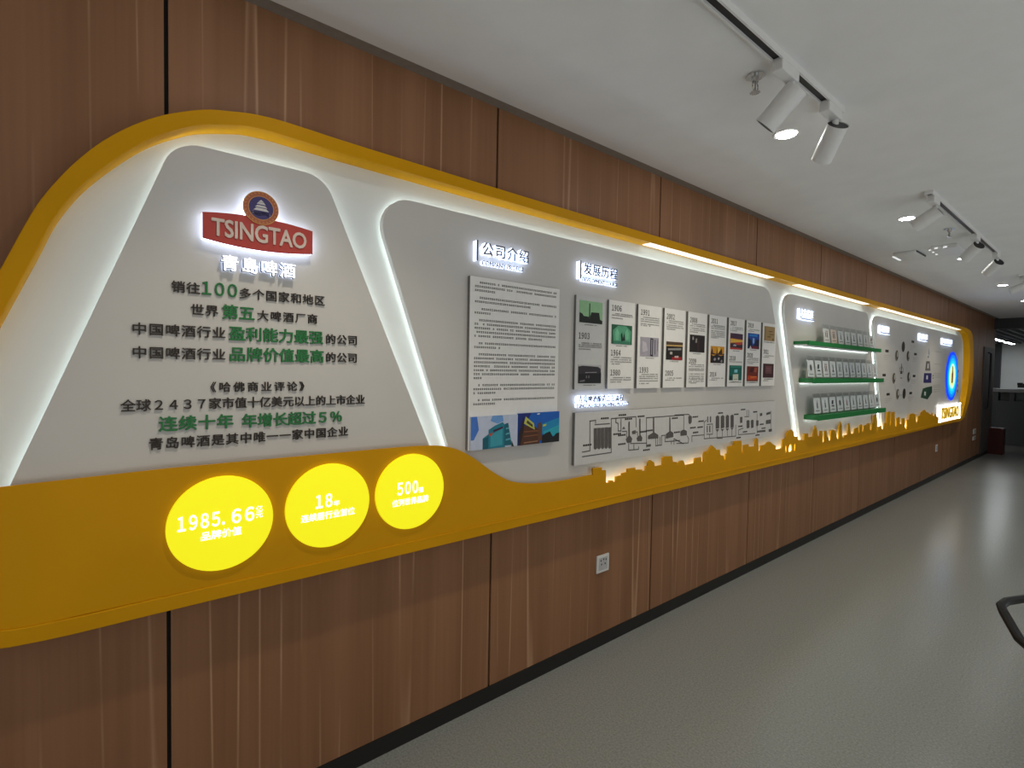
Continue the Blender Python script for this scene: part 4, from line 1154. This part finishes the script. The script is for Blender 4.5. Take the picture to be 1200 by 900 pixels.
ct = thing('reception_counter', (0.6, 15.6, 0), 'dark reception counter with a pale top shelf at the far end', 'counter')
MB().box((-0.15, 15.45, 0.0), (3.2, 16.1, 0.98), STONE, 0.004).build('counter_body', ct, smooth=0)
MB().box((-0.25, 15.3, 1.165), (3.3, 15.75, 1.235), mat('counter_top', (0.20, 0.215, 0.22), 0.35), 0.004).build('counter_top', ct, 'pale top shelf', smooth=0)
mb = MB()
for x in (-0.2, 0.055, 0.9, 1.8, 2.7):
    mb.box((x, 15.4, 0.98), (x + 0.08, 15.7, 1.165), STONE)
mb.build('top_support', ct, smooth=0)
mb = MB().box((-0.14, 15.75, 0.98), (3.2, 15.78, 1.16), mat('counter_back', (0.30, 0.32, 0.33), 0.5))
mb.build('back_strip', ct, smooth=0)
mo = thing('desk_monitor', (0.40, 15.55, 1.235), 'black monitor on the far counter at the right edge', 'monitor')
MB().box((0.16, 15.54, 1.27), (0.75, 15.58, 1.36), BLACK, 0.006).build('screen', mo, smooth=0)
MB().box((0.40, 15.55, 1.235), (0.48, 15.58, 1.29), BLACK).build('neck', mo, smooth=0)
MB().box((0.32, 15.45, 1.235), (0.56, 15.66, 1.25), BLACK).build('foot', mo, smooth=0)
MB().cyl((0.155, 15.56, 1.35), (0.24, 15.56, 1.35), 0.028, 0.028, BLACK, 16).build('webcam', mo)
rb = thing('extinguisher_box', (0.12, 13.6, 0), 'dark red fire extinguisher box on the floor at the end of the wood wall', 'extinguisher box')
MB().box((0.012, 13.42, 0.0), (0.22, 13.72, 0.49), mat('box_red', (0.085, 0.014, 0.013), 0.5), 0.005).build('cabinet_body', rb, smooth=0)
MB().box((0.008, 13.41, 0.49), (0.226, 13.73, 0.505), mat('box_red_lid', (0.10, 0.017, 0.015), 0.5), 0.003).build('lid', rb, smooth=0)
MB().box((0.05, 13.415, 0.06), (0.185, 13.422, 0.45), mat('box_red_door', (0.07, 0.012, 0.011), 0.4)).build('door_panel', rb, smooth=0)

# chair just outside the picture: only one loop arm reaches into the frame
ch = thing('office_chair', (1.78, 3.0, 0), 'black chair cut by the right edge, only its loop arm showing', 'chair')


def arm(xo):
    p = [(1.475, 2.95, 0.52), (1.465, 2.975, 0.535), (1.475, 3.01, 0.545), (1.52, 3.10, 0.55), (1.62, 3.2, 0.55), (1.76, 3.22, 0.55), (1.80, 3.15, 0.50), (1.76, 3.0, 0.46), (1.66, 2.80, 0.44), (1.60, 2.74, 0.455), (1.54, 2.80, 0.48)]
    mb = MB()
    mb.tube([(x, y, z) for x, y, z in p], 0.017, BLACK, 10, closed=True)
    mb.build('arm_loop', ch)


arm(0)
MB().box((1.80, 2.72, 0.42), (2.28, 3.2, 0.49), mat('chair_fabric', (0.02, 0.02, 0.022), 0.8), 0.025).build('seat', ch, smooth=0.8)
MB().box((1.84, 3.22, 0.58), (2.24, 3.27, 1.0), mat('chair_fabric', (0.02, 0.02, 0.022), 0.8), 0.02).build('backrest', ch, smooth=0.8)
MB().tube([(2.04, 3.15, 0.45), (2.04, 3.28, 0.5), (2.04, 3.29, 0.75)], 0.018, BLACK).build('back_bar', ch)
MB().tube([(1.72, 3.1, 0.49), (1.80, 3.05, 0.455), (2.04, 2.98, 0.42)], 0.014, BLACK).build('arm_bracket', ch)
MB().cyl((2.04, 2.96, 0.08), (2.04, 2.96, 0.42), 0.028, 0.024, METAL, 20).build('column', ch)
for k in range(5):
    a = 2 * math.pi * k / 5 + 0.3
    c, s_ = math.cos(a), math.sin(a)
    lg = MB().tube([(2.04, 2.96, 0.11), (2.04 + 0.28 * c, 2.96 + 0.28 * s_, 0.075)], 0.018, BLACK).build('leg', ch)
    MB().cyl((2.04 + 0.28 * c - 0.02 * s_, 2.96 + 0.28 * s_ + 0.02 * c, 0.028), (2.04 + 0.28 * c + 0.02 * s_, 2.96 + 0.28 * s_ - 0.02 * c, 0.028), 0.028, 0.028, BLACK, 16).build('castor', lg)
